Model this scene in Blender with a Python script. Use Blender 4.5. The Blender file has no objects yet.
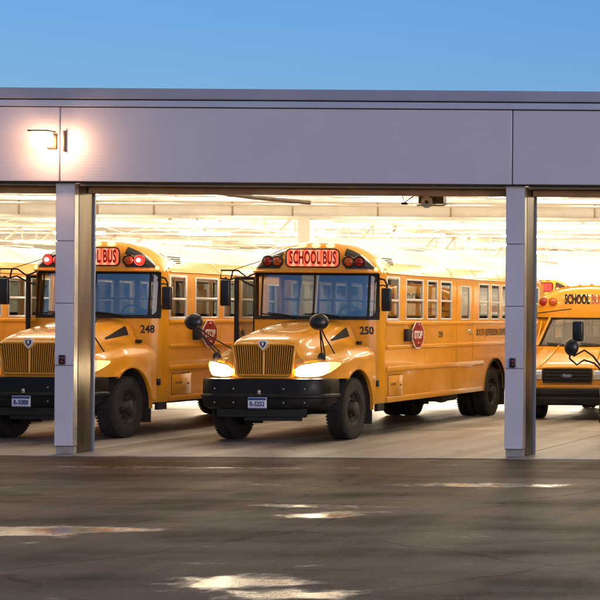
import bpy, bmesh, math, random
from mathutils import Vector, Matrix
random.seed(7)
S = bpy.context.scene
C = S.collection
R = math.radians

# ------------------------------------------------------------------ materials
def new_mat(name):
    m = bpy.data.materials.new(name); m.use_nodes = True
    nt = m.node_tree; b = nt.nodes['Principled BSDF']
    return m, nt, b

def N(nt, typ, **kw):
    n = nt.nodes.new(typ)
    for k, v in kw.items(): setattr(n, k, v)
    return n

def plain(name, col, rough=0.5, metal=0.0, coat=0.0, spec=0.5, emit=None, estr=0.0):
    m, nt, b = new_mat(name)
    b.inputs['Base Color'].default_value = (*col, 1)
    b.inputs['Roughness'].default_value = rough
    b.inputs['Metallic'].default_value = metal
    b.inputs['Coat Weight'].default_value = coat
    b.inputs['Coat Roughness'].default_value = 0.06
    b.inputs['Specular IOR Level'].default_value = spec
    if emit:
        b.inputs['Emission Color'].default_value = (*emit, 1)
        b.inputs['Emission Strength'].default_value = estr
    return m

def varied(name, c1, c2, scale=6.0, r1=0.4, r2=0.6, metal=0.0, coat=0.0, bump=0.0, bscale=80.0, stretch=(1, 1, 1), detail=6.0, lo=0.35, hi=0.7, spec=0.5):
    """two tones mixed by noise, roughness by noise, fine bump"""
    m, nt, b = new_mat(name)
    tc = N(nt, 'ShaderNodeTexCoord'); mp = N(nt, 'ShaderNodeMapping')
    mp.inputs['Scale'].default_value = stretch
    nt.links.new(tc.outputs['Object'], mp.inputs['Vector'])
    no = N(nt, 'ShaderNodeTexNoise'); no.inputs['Scale'].default_value = scale; no.inputs['Detail'].default_value = detail
    nt.links.new(mp.outputs['Vector'], no.inputs['Vector'])
    cr = N(nt, 'ShaderNodeValToRGB')
    cr.color_ramp.elements[0].position = lo; cr.color_ramp.elements[1].position = hi
    cr.color_ramp.elements[0].color = (*c1, 1); cr.color_ramp.elements[1].color = (*c2, 1)
    nt.links.new(no.outputs['Fac'], cr.inputs['Fac']); nt.links.new(cr.outputs['Color'], b.inputs['Base Color'])
    mr = N(nt, 'ShaderNodeMapRange'); mr.inputs['To Min'].default_value = r1; mr.inputs['To Max'].default_value = r2
    mr.inputs['From Min'].default_value = lo; mr.inputs['From Max'].default_value = hi
    nt.links.new(no.outputs['Fac'], mr.inputs['Value']); nt.links.new(mr.outputs['Result'], b.inputs['Roughness'])
    b.inputs['Metallic'].default_value = metal; b.inputs['Coat Weight'].default_value = coat
    b.inputs['Coat Roughness'].default_value = 0.08
    b.inputs['Specular IOR Level'].default_value = spec
    if bump:
        n2 = N(nt, 'ShaderNodeTexNoise'); n2.inputs['Scale'].default_value = bscale; n2.inputs['Detail'].default_value = 4
        nt.links.new(tc.outputs['Object'], n2.inputs['Vector'])
        bp = N(nt, 'ShaderNodeBump'); bp.inputs['Strength'].default_value = bump; bp.inputs['Distance'].default_value = 0.01
        nt.links.new(n2.outputs['Fac'], bp.inputs['Height']); nt.links.new(bp.outputs['Normal'], b.inputs['Normal'])
    return m

def glass(name, tint=(0.9, 0.95, 0.95), refl=0.06, rough=0.02):
    m = bpy.data.materials.new(name); m.use_nodes = True; nt = m.node_tree; nt.nodes.clear()
    out = N(nt, 'ShaderNodeOutputMaterial'); mx = N(nt, 'ShaderNodeMixShader')
    tr = N(nt, 'ShaderNodeBsdfTransparent'); tr.inputs['Color'].default_value = (*tint, 1)
    gl = N(nt, 'ShaderNodeBsdfGlossy'); gl.inputs['Roughness'].default_value = rough
    lw = N(nt, 'ShaderNodeLayerWeight'); lw.inputs['Blend'].default_value = 0.5
    pw = N(nt, 'ShaderNodeMath', operation='POWER'); pw.inputs[1].default_value = 3.0
    nt.links.new(lw.outputs['Facing'], pw.inputs[0])
    mr = N(nt, 'ShaderNodeMapRange'); mr.inputs['To Min'].default_value = refl; mr.inputs['To Max'].default_value = 1.0
    nt.links.new(pw.outputs[0], mr.inputs['Value'])
    nt.links.new(mr.outputs['Result'], mx.inputs[0]); nt.links.new(tr.outputs[0], mx.inputs[1]); nt.links.new(gl.outputs[0], mx.inputs[2])
    nt.links.new(mx.outputs[0], out.inputs['Surface'])
    return m

def bus_paint(name, c, grime=(0.10, 0.065, 0.03)):
    """glossy yellow enamel with road grime splashed up from the skirt"""
    m, nt, b = new_mat(name)
    tc = N(nt, 'ShaderNodeTexCoord')
    no = N(nt, 'ShaderNodeTexNoise'); no.inputs['Scale'].default_value = 2.2; no.inputs['Detail'].default_value = 8; no.inputs['Roughness'].default_value = 0.65
    nt.links.new(tc.outputs['Object'], no.inputs['Vector'])
    sp = N(nt, 'ShaderNodeSeparateXYZ'); nt.links.new(tc.outputs['Object'], sp.inputs[0])
    ma = N(nt, 'ShaderNodeMapRange'); ma.inputs['From Min'].default_value = 0.45; ma.inputs['From Max'].default_value = 1.9
    ma.inputs['To Min'].default_value = 0.62; ma.inputs['To Max'].default_value = 0.08
    nt.links.new(sp.outputs['Z'], ma.inputs['Value'])
    mu = N(nt, 'ShaderNodeMath', operation='MULTIPLY'); nt.links.new(no.outputs['Fac'], mu.inputs[0]); nt.links.new(ma.outputs['Result'], mu.inputs[1])
    mix = N(nt, 'ShaderNodeMixRGB'); mix.inputs[1].default_value = (*c, 1); mix.inputs[2].default_value = (*grime, 1)
    nt.links.new(mu.outputs[0], mix.inputs[0]); nt.links.new(mix.outputs[0], b.inputs['Base Color'])
    rr = N(nt, 'ShaderNodeMapRange'); rr.inputs['To Min'].default_value = 0.24; rr.inputs['To Max'].default_value = 0.70
    nt.links.new(mu.outputs[0], rr.inputs['Value']); nt.links.new(rr.outputs['Result'], b.inputs['Roughness'])
    b.inputs['Coat Weight'].default_value = 0.8; b.inputs['Coat Roughness'].default_value = 0.045
    n2 = N(nt, 'ShaderNodeTexNoise'); n2.inputs['Scale'].default_value = 3.5; n2.inputs['Detail'].default_value = 2
    nt.links.new(tc.outputs['Object'], n2.inputs['Vector'])
    bp = N(nt, 'ShaderNodeBump'); bp.inputs['Strength'].default_value = 0.10; bp.inputs['Distance'].default_value = 0.012
    nt.links.new(n2.outputs['Fac'], bp.inputs['Height']); nt.links.new(bp.outputs['Normal'], b.inputs['Normal'])
    nt.links.new(bp.outputs['Normal'], b.inputs['Coat Normal'])
    return m

def emitter(name, col, st, base=(0.8, 0.8, 0.8)):
    return plain(name, base, 0.3, emit=col, estr=st)

WARM = (1.0, 0.83, 0.60)
M = {}
M['yellow'] = bus_paint('bus_yellow_enamel', (0.82, 0.36, 0.012))
M['roof_white'] = varied('roof_white_paint', (0.74, 0.73, 0.70), (0.80, 0.79, 0.76), 3, 0.35, 0.5)
M['black'] = plain('black_enamel', (0.012, 0.012, 0.013), 0.35, coat=0.2)
M['bumper'] = varied('bumper_black_dusty', (0.005, 0.005, 0.005), (0.014, 0.012, 0.010), 5, 0.36, 0.6, spec=0.3)
M['panel_black'] = plain('gloss_black_panel', (0.02, 0.018, 0.018), 0.3, coat=0.5)
M['matte'] = plain('matte_black', (0.012, 0.011, 0.010), 0.8)
M['chassis'] = varied('chassis_grime', (0.008, 0.007, 0.006), (0.03, 0.024, 0.018), 9, 0.7, 0.95)
M['tyre'] = varied('tyre_rubber', (0.007, 0.0065, 0.006), (0.024, 0.020, 0.016), 7, 0.7, 0.95, bump=0.4, bscale=60)
M['rim'] = varied('dirty_black_rim', (0.012, 0.011, 0.010), (0.085, 0.07, 0.055), 10, 0.45, 0.8, metal=0.3)
M['alu'] = varied('window_aluminium', (0.66, 0.64, 0.60), (0.78, 0.77, 0.74), 8, 0.3, 0.5, metal=0.25)
M['chrome'] = plain('chrome', (0.8, 0.8, 0.8), 0.12, metal=1)
M['glass'] = glass('side_glass', (0.42, 0.44, 0.42), 0.06)
M['windshield'] = glass('windshield_glass', (0.50, 0.57, 0.57), 0.30, 0.02)
M['seat'] = varied('seat_vinyl', (0.035, 0.02, 0.012), (0.06, 0.03, 0.018), 12, 0.4, 0.6)
M['cabin'] = plain('cabin_lining', (0.30, 0.27, 0.22), 0.6)
M['cabin_floor'] = plain('cabin_floor_rubber', (0.03, 0.03, 0.03), 0.7)
M['red_lens'] = plain('red_lens_off', (0.30, 0.012, 0.010), 0.15, coat=0.6)
M['amber_lens'] = plain('amber_lens_off', (0.45, 0.085, 0.012), 0.15, coat=0.6)
M['red_lit'] = emitter('red_lens_lit', (1.0, 0.003, 0.002), 11, (.25,.01,.01))
M['red_core'] = emitter('red_core_lit', (1.0, 0.32, 0.27), 40)
M['marker_lit'] = emitter('marker_lamp_lit', (1.0, 0.42, 0.10), 3.2, (0.8, 0.35, 0.05))
M['sign_lit'] = None
M['sign_red'] = emitter('sign_letter_red', (0.8, 0.02, 0.01), 0.10, (0.16, 0.006, 0.005))
def lamp_bowl(name, peak, edge, col):
    m, nt, b = new_mat(name); tc = N(nt, 'ShaderNodeTexCoord'); ab = N(nt, 'ShaderNodeVectorMath', operation='ABSOLUTE'); nt.links.new(tc.outputs['Object'], ab.inputs[0])
    ds = []
    for c in ((.63, 0, 1.17), (.82, .06, 1.195)):
        sb = N(nt, 'ShaderNodeVectorMath', operation='DISTANCE'); sb.inputs[1].default_value = c; nt.links.new(ab.outputs[0], sb.inputs[0]); ds.append(sb)
    mn = N(nt, 'ShaderNodeMath', operation='MINIMUM'); nt.links.new(ds[0].outputs['Value'], mn.inputs[0]); nt.links.new(ds[1].outputs['Value'], mn.inputs[1])
    mr = N(nt, 'ShaderNodeMapRange', interpolation_type='SMOOTHERSTEP'); mr.inputs['From Min'].default_value = .03; mr.inputs['From Max'].default_value = .15; mr.inputs['To Min'].default_value = peak; mr.inputs['To Max'].default_value = edge
    nt.links.new(mn.outputs[0], mr.inputs['Value']); nt.links.new(mr.outputs['Result'], b.inputs['Emission Strength']); b.inputs['Emission Color'].default_value = (*col, 1)
    b.inputs['Roughness'].default_value = 0.1; b.inputs['Base Color'].default_value = (.6, .6, .6, 1)
    return m
M['head_lit'] = lamp_bowl('headlight_lens_lit', 26, 0.7, (1.0, 0.80, 0.52))
M['head_dim'] = lamp_bowl('headlight_lens_dim', 3.0, 0.35, (1.0, 0.66, 0.32))
M['turn_lit'] = emitter('turn_lens_lit', (1.0, 0.50, 0.16), 1.3, (0.7, 0.3, 0.05))
M['stop_red'] = plain('stop_sign_red', (0.27, 0.009, 0.008), 0.35)
M['white_paint'] = plain('white_lettering', (0.78, 0.78, 0.76), 0.4)
M['black_paint'] = plain('black_lettering', (0.015, 0.013, 0.012), 0.5)
M['pink_paint'] = plain('faded_red_lettering', (0.52, 0.16, 0.10), 0.5)
M['plate_white'] = plain('plate_white', (0.70, 0.72, 0.76), 0.35)
M['plate_blue'] = plain('plate_blue', (0.03, 0.06, 0.22), 0.35)
M['emblem_dark'] = plain('emblem_dark', (0.05, 0.04, 0.08), 0.3)
M['oval_blue'] = plain('oval_blue', (0.02, 0.05, 0.22), 0.25)
M['clear_lens'] = plain('clear_lens_off', (0.7, 0.68, 0.62), 0.08, metal=0.5, coat=0.8)
M['mirror_face'] = plain('mirror_face', (0.8, 0.8, 0.8), 0.03, metal=1)
M['curtain'] = plain('pale_cab_lining', (0.30, 0.28, 0.17), 0.8)
# building
M['clad'] = varied('silver_metal_cladding', (0.60, 0.59, 0.63), (0.70, 0.69, 0.72), 1.2, 0.40, 0.52, metal=0.1, bump=0.10, bscale=160)
M['joint'] = plain('panel_joint_dark', (0.05, 0.05, 0.055), 0.7)
M['trim'] = varied('pale_metal_trim', (0.56, 0.59, 0.68), (0.62, 0.65, 0.74), 1.5, 0.3, 0.42, metal=0.3)
M['coping'] = varied('grey_metal_coping', (0.40, 0.40, 0.46), (0.46, 0.46, 0.52), 1.5, 0.4, 0.5, metal=0.3)
M['jamb'] = varied('brushed_steel_jamb', (0.12, 0.098, 0.07), (0.22, 0.18, 0.13), 5, 0.28, 0.42, metal=0.9, stretch=(1, 1, 0.15))
M['jamb_blue'] = plain('painted_steel_edge', (0.22, 0.27, 0.35), 0.4, metal=0.3)
M['door_metal'] = varied('rolled_door_steel', (0.42, 0.25, 0.13), (0.55, 0.34, 0.19), 4, 0.45, 0.6, metal=0.2)
M['galv'] = varied('galvanised_steel', (0.50, 0.46, 0.40), (0.62, 0.58, 0.50), 9, 0.3, 0.45, metal=0.7)
M['ceiling'] = varied('white_roof_deck', (0.74, 0.73, 0.70), (0.80, 0.79, 0.77), 1.0, 0.6, 0.7)
M['steel_white'] = varied('white_painted_steel', (0.66, 0.62, 0.56), (0.74, 0.71, 0.66), 3, 0.5, 0.6)
M['steel_tan'] = plain('tan_primed_steel', (0.42, 0.30, 0.20), 0.6)
M['steel_pale'] = plain('pale_primed_steel', (0.52, 0.42, 0.31), 0.6)
M['wall'] = varied('white_interior_wall', (0.68, 0.67, 0.64), (0.75, 0.74, 0.71), 0.7, 0.7, 0.8)
M['tube'] = emitter('fluorescent_diffuser', WARM, 33.0)
M['tube_far'] = emitter('fluorescent_diffuser_far', WARM, 190.0)
M['tube_front'] = emitter('fluorescent_diffuser_front', WARM, 4.5)
M['wallpack'] = emitter('wall_lamp_lens', (1.0, 0.54, 0.28), 32)
M['bronze'] = plain('bronze_housing', (0.10, 0.075, 0.055), 0.5, metal=0.4)
M['motor'] = varied('greasy_motor', (0.10, 0.09, 0.05), (0.26, 0.22, 0.12), 18, 0.4, 0.6, metal=0.4)

def sign_glow():
    """backlit panel: vertical lamps behind show as brighter bands"""
    m, nt, b = new_mat('sign_panel_lit')
    tc = N(nt, 'ShaderNodeTexCoord'); w = N(nt, 'ShaderNodeTexWave', wave_type='BANDS', bands_direction='X')
    w.inputs['Scale'].default_value = 2.3; w.inputs['Distortion'].default_value = 1.5
    nt.links.new(tc.outputs['Object'], w.inputs['Vector'])
    cr = N(nt, 'ShaderNodeValToRGB')
    cr.color_ramp.elements[0].color = (1.0, 0.065, 0.025, 1); cr.color_ramp.elements[1].color = (1.0, 0.32, 0.17, 1)
    nt.links.new(w.outputs['Fac'], cr.inputs['Fac'])
    b.inputs['Base Color'].default_value = (0.22, 0.05, 0.03, 1)
    nt.links.new(cr.outputs['Color'], b.inputs['Emission Color']); b.inputs['Emission Strength'].default_value = 0.85
    return m
M['sign_lit'] = sign_glow()

def asphalt():
    m, nt, b = new_mat('wet_asphalt')
    tc = N(nt, 'ShaderNodeTexCoord')
    mp = N(nt, 'ShaderNodeMapping'); mp.inputs['Scale'].default_value = (0.30, 0.75, 1)
    nt.links.new(tc.outputs['Object'], mp.inputs['Vector'])
    wet = N(nt, 'ShaderNodeTexNoise'); wet.inputs['Scale'].default_value = 1.3; wet.inputs['Detail'].default_value = 7; wet.inputs['Roughness'].default_value = 0.62
    nt.links.new(mp.outputs['Vector'], wet.inputs['Vector'])
    wr = N(nt, 'ShaderNodeMapRange'); wr.inputs['From Min'].default_value = 0.14; wr.inputs['From Max'].default_value = 0.36; wr.interpolation_type = 'SMOOTHSTEP'
    # puddles lying in the hollows of the yard, edges broken up by the same noise
    fine = N(nt, 'ShaderNodeTexNoise'); fine.inputs['Scale'].default_value = 3.2; fine.inputs['Detail'].default_value = 8; fine.inputs['Roughness'].default_value = .7; nt.links.new(tc.outputs['Object'], fine.inputs['Vector'])
    fm = N(nt, 'ShaderNodeMapRange'); fm.inputs['From Min'].default_value = .3; fm.inputs['From Max'].default_value = .7; fm.inputs['To Min'].default_value = -.13; fm.inputs['To Max'].default_value = .13; nt.links.new(fine.outputs['Fac'], fm.inputs['Value'])
    fa = N(nt, 'ShaderNodeMath', operation='ADD'); nt.links.new(wet.outputs['Fac'], fa.inputs[0]); nt.links.new(fm.outputs['Result'], fa.inputs[1])
    sm = fa.outputs[0]
    for cx, cy, rx, ry in ((-6.35, 14.0, .50, .34), (-5.5, 13.35, .42, .22), (-7.55, 18.6, .34, .32), (-6.9, 22.1, .9, .24), (-11.6, 24.4, 1.3, .2), (-9.7, 17.3, .9, .3), (-8.2, 19.6, .6, .2)):
        sb = N(nt, 'ShaderNodeVectorMath', operation='SUBTRACT'); sb.inputs[1].default_value = (cx, cy, 0); nt.links.new(tc.outputs['Object'], sb.inputs[0])
        ml_ = N(nt, 'ShaderNodeVectorMath', operation='MULTIPLY'); ml_.inputs[1].default_value = (1 / rx, 1 / ry, 0); nt.links.new(sb.outputs[0], ml_.inputs[0])
        ln = N(nt, 'ShaderNodeVectorMath', operation='LENGTH'); nt.links.new(ml_.outputs[0], ln.inputs[0])
        mp_ = N(nt, 'ShaderNodeMapRange'); mp_.inputs['From Min'].default_value = .1; mp_.inputs['From Max'].default_value = 1.9; mp_.inputs['To Min'].default_value = -.38; mp_.inputs['To Max'].default_value = 0
        nt.links.new(ln.outputs['Value'], mp_.inputs['Value'])
        ad_ = N(nt, 'ShaderNodeMath', operation='ADD'); nt.links.new(sm, ad_.inputs[0]); nt.links.new(mp_.outputs['Result'], ad_.inputs[1]); sm = ad_.outputs[0]
    nt.links.new(sm, wr.inputs['Value'])
    gr = N(nt, 'ShaderNodeTexNoise'); gr.inputs['Scale'].default_value = 95; gr.inputs['Detail'].default_value = 5
    nt.links.new(tc.outputs['Object'], gr.inputs['Vector'])
    big = N(nt, 'ShaderNodeTexNoise'); big.inputs['Scale'].default_value = 0.6; big.inputs['Detail'].default_value = 5
    nt.links.new(tc.outputs['Object'], big.inputs['Vector'])
    cr = N(nt, 'ShaderNodeValToRGB'); cr.color_ramp.elements[0].position = 0.3; cr.color_ramp.elements[1].position = 0.75
    cr.color_ramp.elements[0].color = (0.026, 0.0125, 0.0075, 1); cr.color_ramp.elements[1].color = (0.115, 0.057, 0.034, 1)
    ad = N(nt, 'ShaderNodeMath', operation='ADD'); ml = N(nt, 'ShaderNodeMath', operation='MULTIPLY'); ml.inputs[1].default_value = 0.5
    nt.links.new(gr.outputs['Fac'], ad.inputs[0]); nt.links.new(big.outputs['Fac'], ad.inputs[1]); nt.links.new(ad.outputs[0], ml.inputs[0])
    nt.links.new(ml.outputs[0], cr.inputs['Fac'])
    # tyre tracks running out of the bays, pale stones in the binder, cracks
    mpt = N(nt, 'ShaderNodeMapping'); mpt.inputs['Scale'].default_value = (1.6, 0.10, 1); mpt.inputs['Rotation'].default_value = (0, 0, R(-14)); nt.links.new(tc.outputs['Object'], mpt.inputs['Vector'])
    trk = N(nt, 'ShaderNodeTexNoise'); trk.inputs['Scale'].default_value = 1.0; trk.inputs['Detail'].default_value = 5; nt.links.new(mpt.outputs['Vector'], trk.inputs['Vector'])
    tr = N(nt, 'ShaderNodeMapRange'); tr.inputs['From Min'].default_value = .35; tr.inputs['From Max'].default_value = .65; tr.inputs['To Min'].default_value = .45; tr.inputs['To Max'].default_value = 1.35; nt.links.new(trk.outputs['Fac'], tr.inputs['Value'])
    m1_ = N(nt, 'ShaderNodeMixRGB', blend_type='MULTIPLY'); m1_.inputs[0].default_value = 1; nt.links.new(cr.outputs['Color'], m1_.inputs[1]); nt.links.new(tr.outputs['Result'], m1_.inputs[2])
    vo = N(nt, 'ShaderNodeTexVoronoi'); vo.inputs['Scale'].default_value = 30; nt.links.new(tc.outputs['Object'], vo.inputs['Vector'])
    st = N(nt, 'ShaderNodeMapRange'); st.inputs['From Min'].default_value = .10; st.inputs['From Max'].default_value = .22; st.inputs['To Min'].default_value = .8; st.inputs['To Max'].default_value = 0; nt.links.new(vo.outputs['Distance'], st.inputs['Value'])
    sepc = N(nt, 'ShaderNodeSeparateColor'); nt.links.new(vo.outputs['Color'], sepc.inputs[0])
    gt = N(nt, 'ShaderNodeMath', operation='GREATER_THAN'); gt.inputs[1].default_value = .58; nt.links.new(sepc.outputs[0], gt.inputs[0])
    ms = N(nt, 'ShaderNodeMath', operation='MULTIPLY'); nt.links.new(st.outputs['Result'], ms.inputs[0]); nt.links.new(gt.outputs[0], ms.inputs[1])
    m2_ = N(nt, 'ShaderNodeMixRGB'); m2_.inputs[2].default_value = (0.24, 0.195, 0.16, 1); nt.links.new(ms.outputs[0], m2_.inputs[0]); nt.links.new(m1_.outputs[0], m2_.inputs[1])
    wob = N(nt, 'ShaderNodeTexNoise'); wob.inputs['Scale'].default_value = 1.7; wob.inputs['Detail'].default_value = 6; nt.links.new(tc.outputs['Object'], wob.inputs['Vector'])
    wm = N(nt, 'ShaderNodeMixRGB'); wm.inputs[0].default_value = .30; nt.links.new(tc.outputs['Object'], wm.inputs[1]); nt.links.new(wob.outputs['Color'], wm.inputs[2])
    vc = N(nt, 'ShaderNodeTexVoronoi', feature='DISTANCE_TO_EDGE'); vc.inputs['Scale'].default_value = .42; nt.links.new(wm.outputs[0], vc.inputs['Vector'])
    ck = N(nt, 'ShaderNodeMapRange'); ck.inputs['From Min'].default_value = .004; ck.inputs['From Max'].default_value = .011; ck.inputs['To Min'].default_value = .75; ck.inputs['To Max'].default_value = 0; nt.links.new(vc.outputs['Distance'], ck.inputs['Value'])
    m3_ = N(nt, 'ShaderNodeMixRGB'); m3_.inputs[2].default_value = (0.004, 0.0035, 0.003, 1); nt.links.new(ck.outputs['Result'], m3_.inputs[0]); nt.links.new(m2_.outputs[0], m3_.inputs[1])
    nt.links.new(m3_.outputs[0], b.inputs['Base Color'])
    ro = N(nt, 'ShaderNodeMapRange'); ro.inputs['To Min'].default_value = 0.13; ro.inputs['To Max'].default_value = 0.55
    nt.links.new(wr.outputs['Result'], ro.inputs['Value']); nt.links.new(ro.outputs['Result'], b.inputs['Roughness'])
    bs = N(nt, 'ShaderNodeMapRange'); bs.inputs['To Min'].default_value = 0.10; bs.inputs['To Max'].default_value = 0.55
    nt.links.new(wr.outputs['Result'], bs.inputs['Value'])
    bp = N(nt, 'ShaderNodeBump'); bp.inputs['Distance'].default_value = 0.006
    nt.links.new(bs.outputs['Result'], bp.inputs['Strength']); nt.links.new(gr.outputs['Fac'], bp.inputs['Height'])
    bp2 = N(nt, 'ShaderNodeBump'); bp2.inputs['Distance'].default_value = 0.006; bp2.inputs['Strength'].default_value = 0.2
    nt.links.new(wet.outputs['Fac'], bp2.inputs['Height']); nt.links.new(bp.outputs['Normal'], bp2.inputs['Normal'])
    nt.links.new(bp2.outputs['Normal'], b.inputs['Normal'])
    sp = N(nt, 'ShaderNodeMapRange'); sp.inputs['To Min'].default_value = 0.40; sp.inputs['To Max'].default_value = 0.017
    # damp film of uneven thickness between the puddles
    dmp = N(nt, 'ShaderNodeMapRange', interpolation_type='SMOOTHSTEP'); dmp.inputs['From Min'].default_value = .40; dmp.inputs['From Max'].default_value = .66; dmp.inputs['To Min'].default_value = .90; dmp.inputs['To Max'].default_value = 1
    nt.links.new(wet.outputs['Fac'], dmp.inputs['Value'])
    dm2 = N(nt, 'ShaderNodeMath', operation='MULTIPLY'); nt.links.new(wr.outputs['Result'], dm2.inputs[0]); nt.links.new(dmp.outputs['Result'], dm2.inputs[1])
    nt.links.new(dm2.outputs[0], sp.inputs['Value']); nt.links.new(dm2.outputs[0], ro.inputs['Value']); nt.links.new(sp.outputs['Result'], b.inputs['Specular IOR Level'])
    return m
M['asphalt'] = asphalt()

def concrete():
    m = varied('worn_concrete', (0.17, 0.145, 0.115), (0.39, 0.355, 0.31), 0.9, 0.35, 0.6, bump=0.15, bscale=40, detail=12, lo=0.30, hi=0.60, stretch=(1, .35, 1))
    nt = m.node_tree; b = nt.nodes['Principled BSDF']; tc = N(nt, 'ShaderNodeTexCoord')
    mp = N(nt, 'ShaderNodeMapping'); mp.inputs['Scale'].default_value = (2.2, .07, 1); nt.links.new(tc.outputs['Object'], mp.inputs['Vector'])
    t = N(nt, 'ShaderNodeTexNoise'); t.inputs['Scale'].default_value = 1.0; t.inputs['Detail'].default_value = 6; nt.links.new(mp.outputs['Vector'], t.inputs['Vector'])
    o = N(nt, 'ShaderNodeTexNoise'); o.inputs['Scale'].default_value = 1.6; o.inputs['Detail'].default_value = 3; nt.links.new(tc.outputs['Object'], o.inputs['Vector'])
    r1 = N(nt, 'ShaderNodeMapRange'); r1.inputs['From Min'].default_value = .35; r1.inputs['From Max'].default_value = .6; r1.inputs['To Min'].default_value = .62; r1.inputs['To Max'].default_value = 1; nt.links.new(t.outputs['Fac'], r1.inputs['Value'])
    r2 = N(nt, 'ShaderNodeMapRange'); r2.inputs['From Min'].default_value = .28; r2.inputs['From Max'].default_value = .38; r2.inputs['To Min'].default_value = .45; r2.inputs['To Max'].default_value = 1; nt.links.new(o.outputs['Fac'], r2.inputs['Value'])
    mu = N(nt, 'ShaderNodeMath', operation='MULTIPLY'); nt.links.new(r1.outputs['Result'], mu.inputs[0]); nt.links.new(r2.outputs['Result'], mu.inputs[1])
    mx = N(nt, 'ShaderNodeMixRGB', blend_type='MULTIPLY'); mx.inputs[0].default_value = 1
    src = b.inputs['Base Color'].links[0].from_socket; nt.links.new(src, mx.inputs[1]); nt.links.new(mu.outputs[0], mx.inputs[2]); nt.links.new(mx.outputs[0], b.inputs['Base Color'])
    return m
M['concrete'] = concrete()

def ribbed_clad():
    m, nt, b = new_mat('ribbed_metal_fascia')
    tc = N(nt, 'ShaderNodeTexCoord')
    no = N(nt, 'ShaderNodeTexNoise'); no.inputs['Scale'].default_value = 0.9; no.inputs['Detail'].default_value = 4
    nt.links.new(tc.outputs['Object'], no.inputs['Vector'])
    cr = N(nt, 'ShaderNodeValToRGB'); cr.color_ramp.elements[0].color = (0.60, 0.58, 0.63, 1); cr.color_ramp.elements[1].color = (0.69, 0.67, 0.71, 1)
    nt.links.new(no.outputs['Fac'], cr.inputs['Fac']); nt.links.new(cr.outputs['Color'], b.inputs['Base Color'])
    w = N(nt, 'ShaderNodeTexWave', wave_type='BANDS', bands_direction='Z', wave_profile='SIN'); w.inputs['Scale'].default_value = 7.5
    nt.links.new(tc.outputs['Object'], w.inputs['Vector'])
    bp = N(nt, 'ShaderNodeBump'); bp.inputs['Strength'].default_value = 0.10; bp.inputs['Distance'].default_value = 0.004
    nt.links.new(w.outputs['Fac'], bp.inputs['Height']); nt.links.new(bp.outputs['Normal'], b.inputs['Normal'])
    b.inputs['Roughness'].default_value = 0.42; b.inputs['Metallic'].default_value = 0.1
    return m
M['fascia'] = ribbed_clad()

# ------------------------------------------------------------------ mesh helpers
def bx(bm, x0, x1, y0, y1, z0, z1, bev=0.0, seg=2):
    r = bmesh.ops.create_cube(bm, size=1.0); vs = r['verts']
    for v in vs:
        v.co = Vector(((x0 + x1) / 2 + v.co.x * (x1 - x0), (y0 + y1) / 2 + v.co.y * (y1 - y0), (z0 + z1) / 2 + v.co.z * (z1 - z0)))
    if bev:
        es = list({e for v in vs for e in v.link_edges})
        bmesh.ops.bevel(bm, geom=es, offset=bev, segments=seg, affect='EDGES', profile=0.5)

def tube(bm, pts, r, n=8, cap=True):
    pts = [Vector(p) for p in pts]; rings = []; up = None
    for i, p in enumerate(pts):
        t = (pts[min(i + 1, len(pts) - 1)] - pts[max(i - 1, 0)]).normalized()
        if up is None:
            up = Vector((0, 0, 1)) if abs(t.z) < 0.9 else Vector((1, 0, 0))
        a = t.cross(up).normalized(); b2 = a.cross(t).normalized(); up = b2
        rr = r[i] if isinstance(r, (list, tuple)) else r
        rings.append([bm.verts.new(p + (a * math.cos(2 * math.pi * k / n) + b2 * math.sin(2 * math.pi * k / n)) * rr) for k in range(n)])
    for i in range(len(rings) - 1):
        for k in range(n):
            bm.faces.new((rings[i][k], rings[i][(k + 1) % n], rings[i + 1][(k + 1) % n], rings[i + 1][k]))
    if cap:
        bm.faces.new(rings[0][::-1]); bm.faces.new(rings[-1])

def loft(bm, rings, closed=False, cap0=False, cap1=False):
    vr = [[bm.verts.new(p) for p in rg] for rg in rings]
    for a, b2 in zip(vr, vr[1:]):
        n = len(a)
        for k in range(n if closed else n - 1):
            bm.faces.new((a[k], a[(k + 1) % n], b2[(k + 1) % n], b2[k]))
    if cap0: bm.faces.new(vr[0][::-1])
    if cap1: bm.faces.new(vr[-1])
    return vr

def lathe(bm, prof, c, axis='x', n=40, a0=0.0, a1=2 * math.pi):
    """prof: (radius, offset along axis)"""
    full = abs(a1 - a0 - 2 * math.pi) < 1e-6
    cnt = n if full else n + 1
    rings = []
    for r, o in prof:
        ring = []
        for k in range(cnt):
            a = a0 + (a1 - a0) * k / n
            u, v = r * math.cos(a), r * math.sin(a)
            if axis == 'x': p = (c[0] + o, c[1] + u, c[2] + v)
            elif axis == 'y': p = (c[0] + u, c[1] + o, c[2] + v)
            else: p = (c[0] + u, c[1] + v, c[2] + o)
            ring.append(p)
        rings.append(ring)
    loft(bm, rings, closed=full)

def disc_dome(bm, c, nrm, r, h, n=20, k=5):
    """a domed lens on a flat base, pointing along nrm"""
    nrm = Vector(nrm).normalized(); a = nrm.orthogonal().normalized(); b2 = nrm.cross(a); c = Vector(c); rings = []
    for i in range(k):
        t = i / k * math.pi / 2
        rr, hh = r * math.cos(t), h * math.sin(t)
        rings.append([c + nrm * hh + (a * math.cos(2 * math.pi * j / n) + b2 * math.sin(2 * math.pi * j / n)) * rr for j in range(n)])
    vr = loft(bm, rings, closed=True)
    tip = bm.verts.new(c + nrm * h)
    for j in range(n): bm.faces.new((vr[-1][j], vr[-1][(j + 1) % n], tip))
    bm.faces.new(vr[0][::-1])

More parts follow.
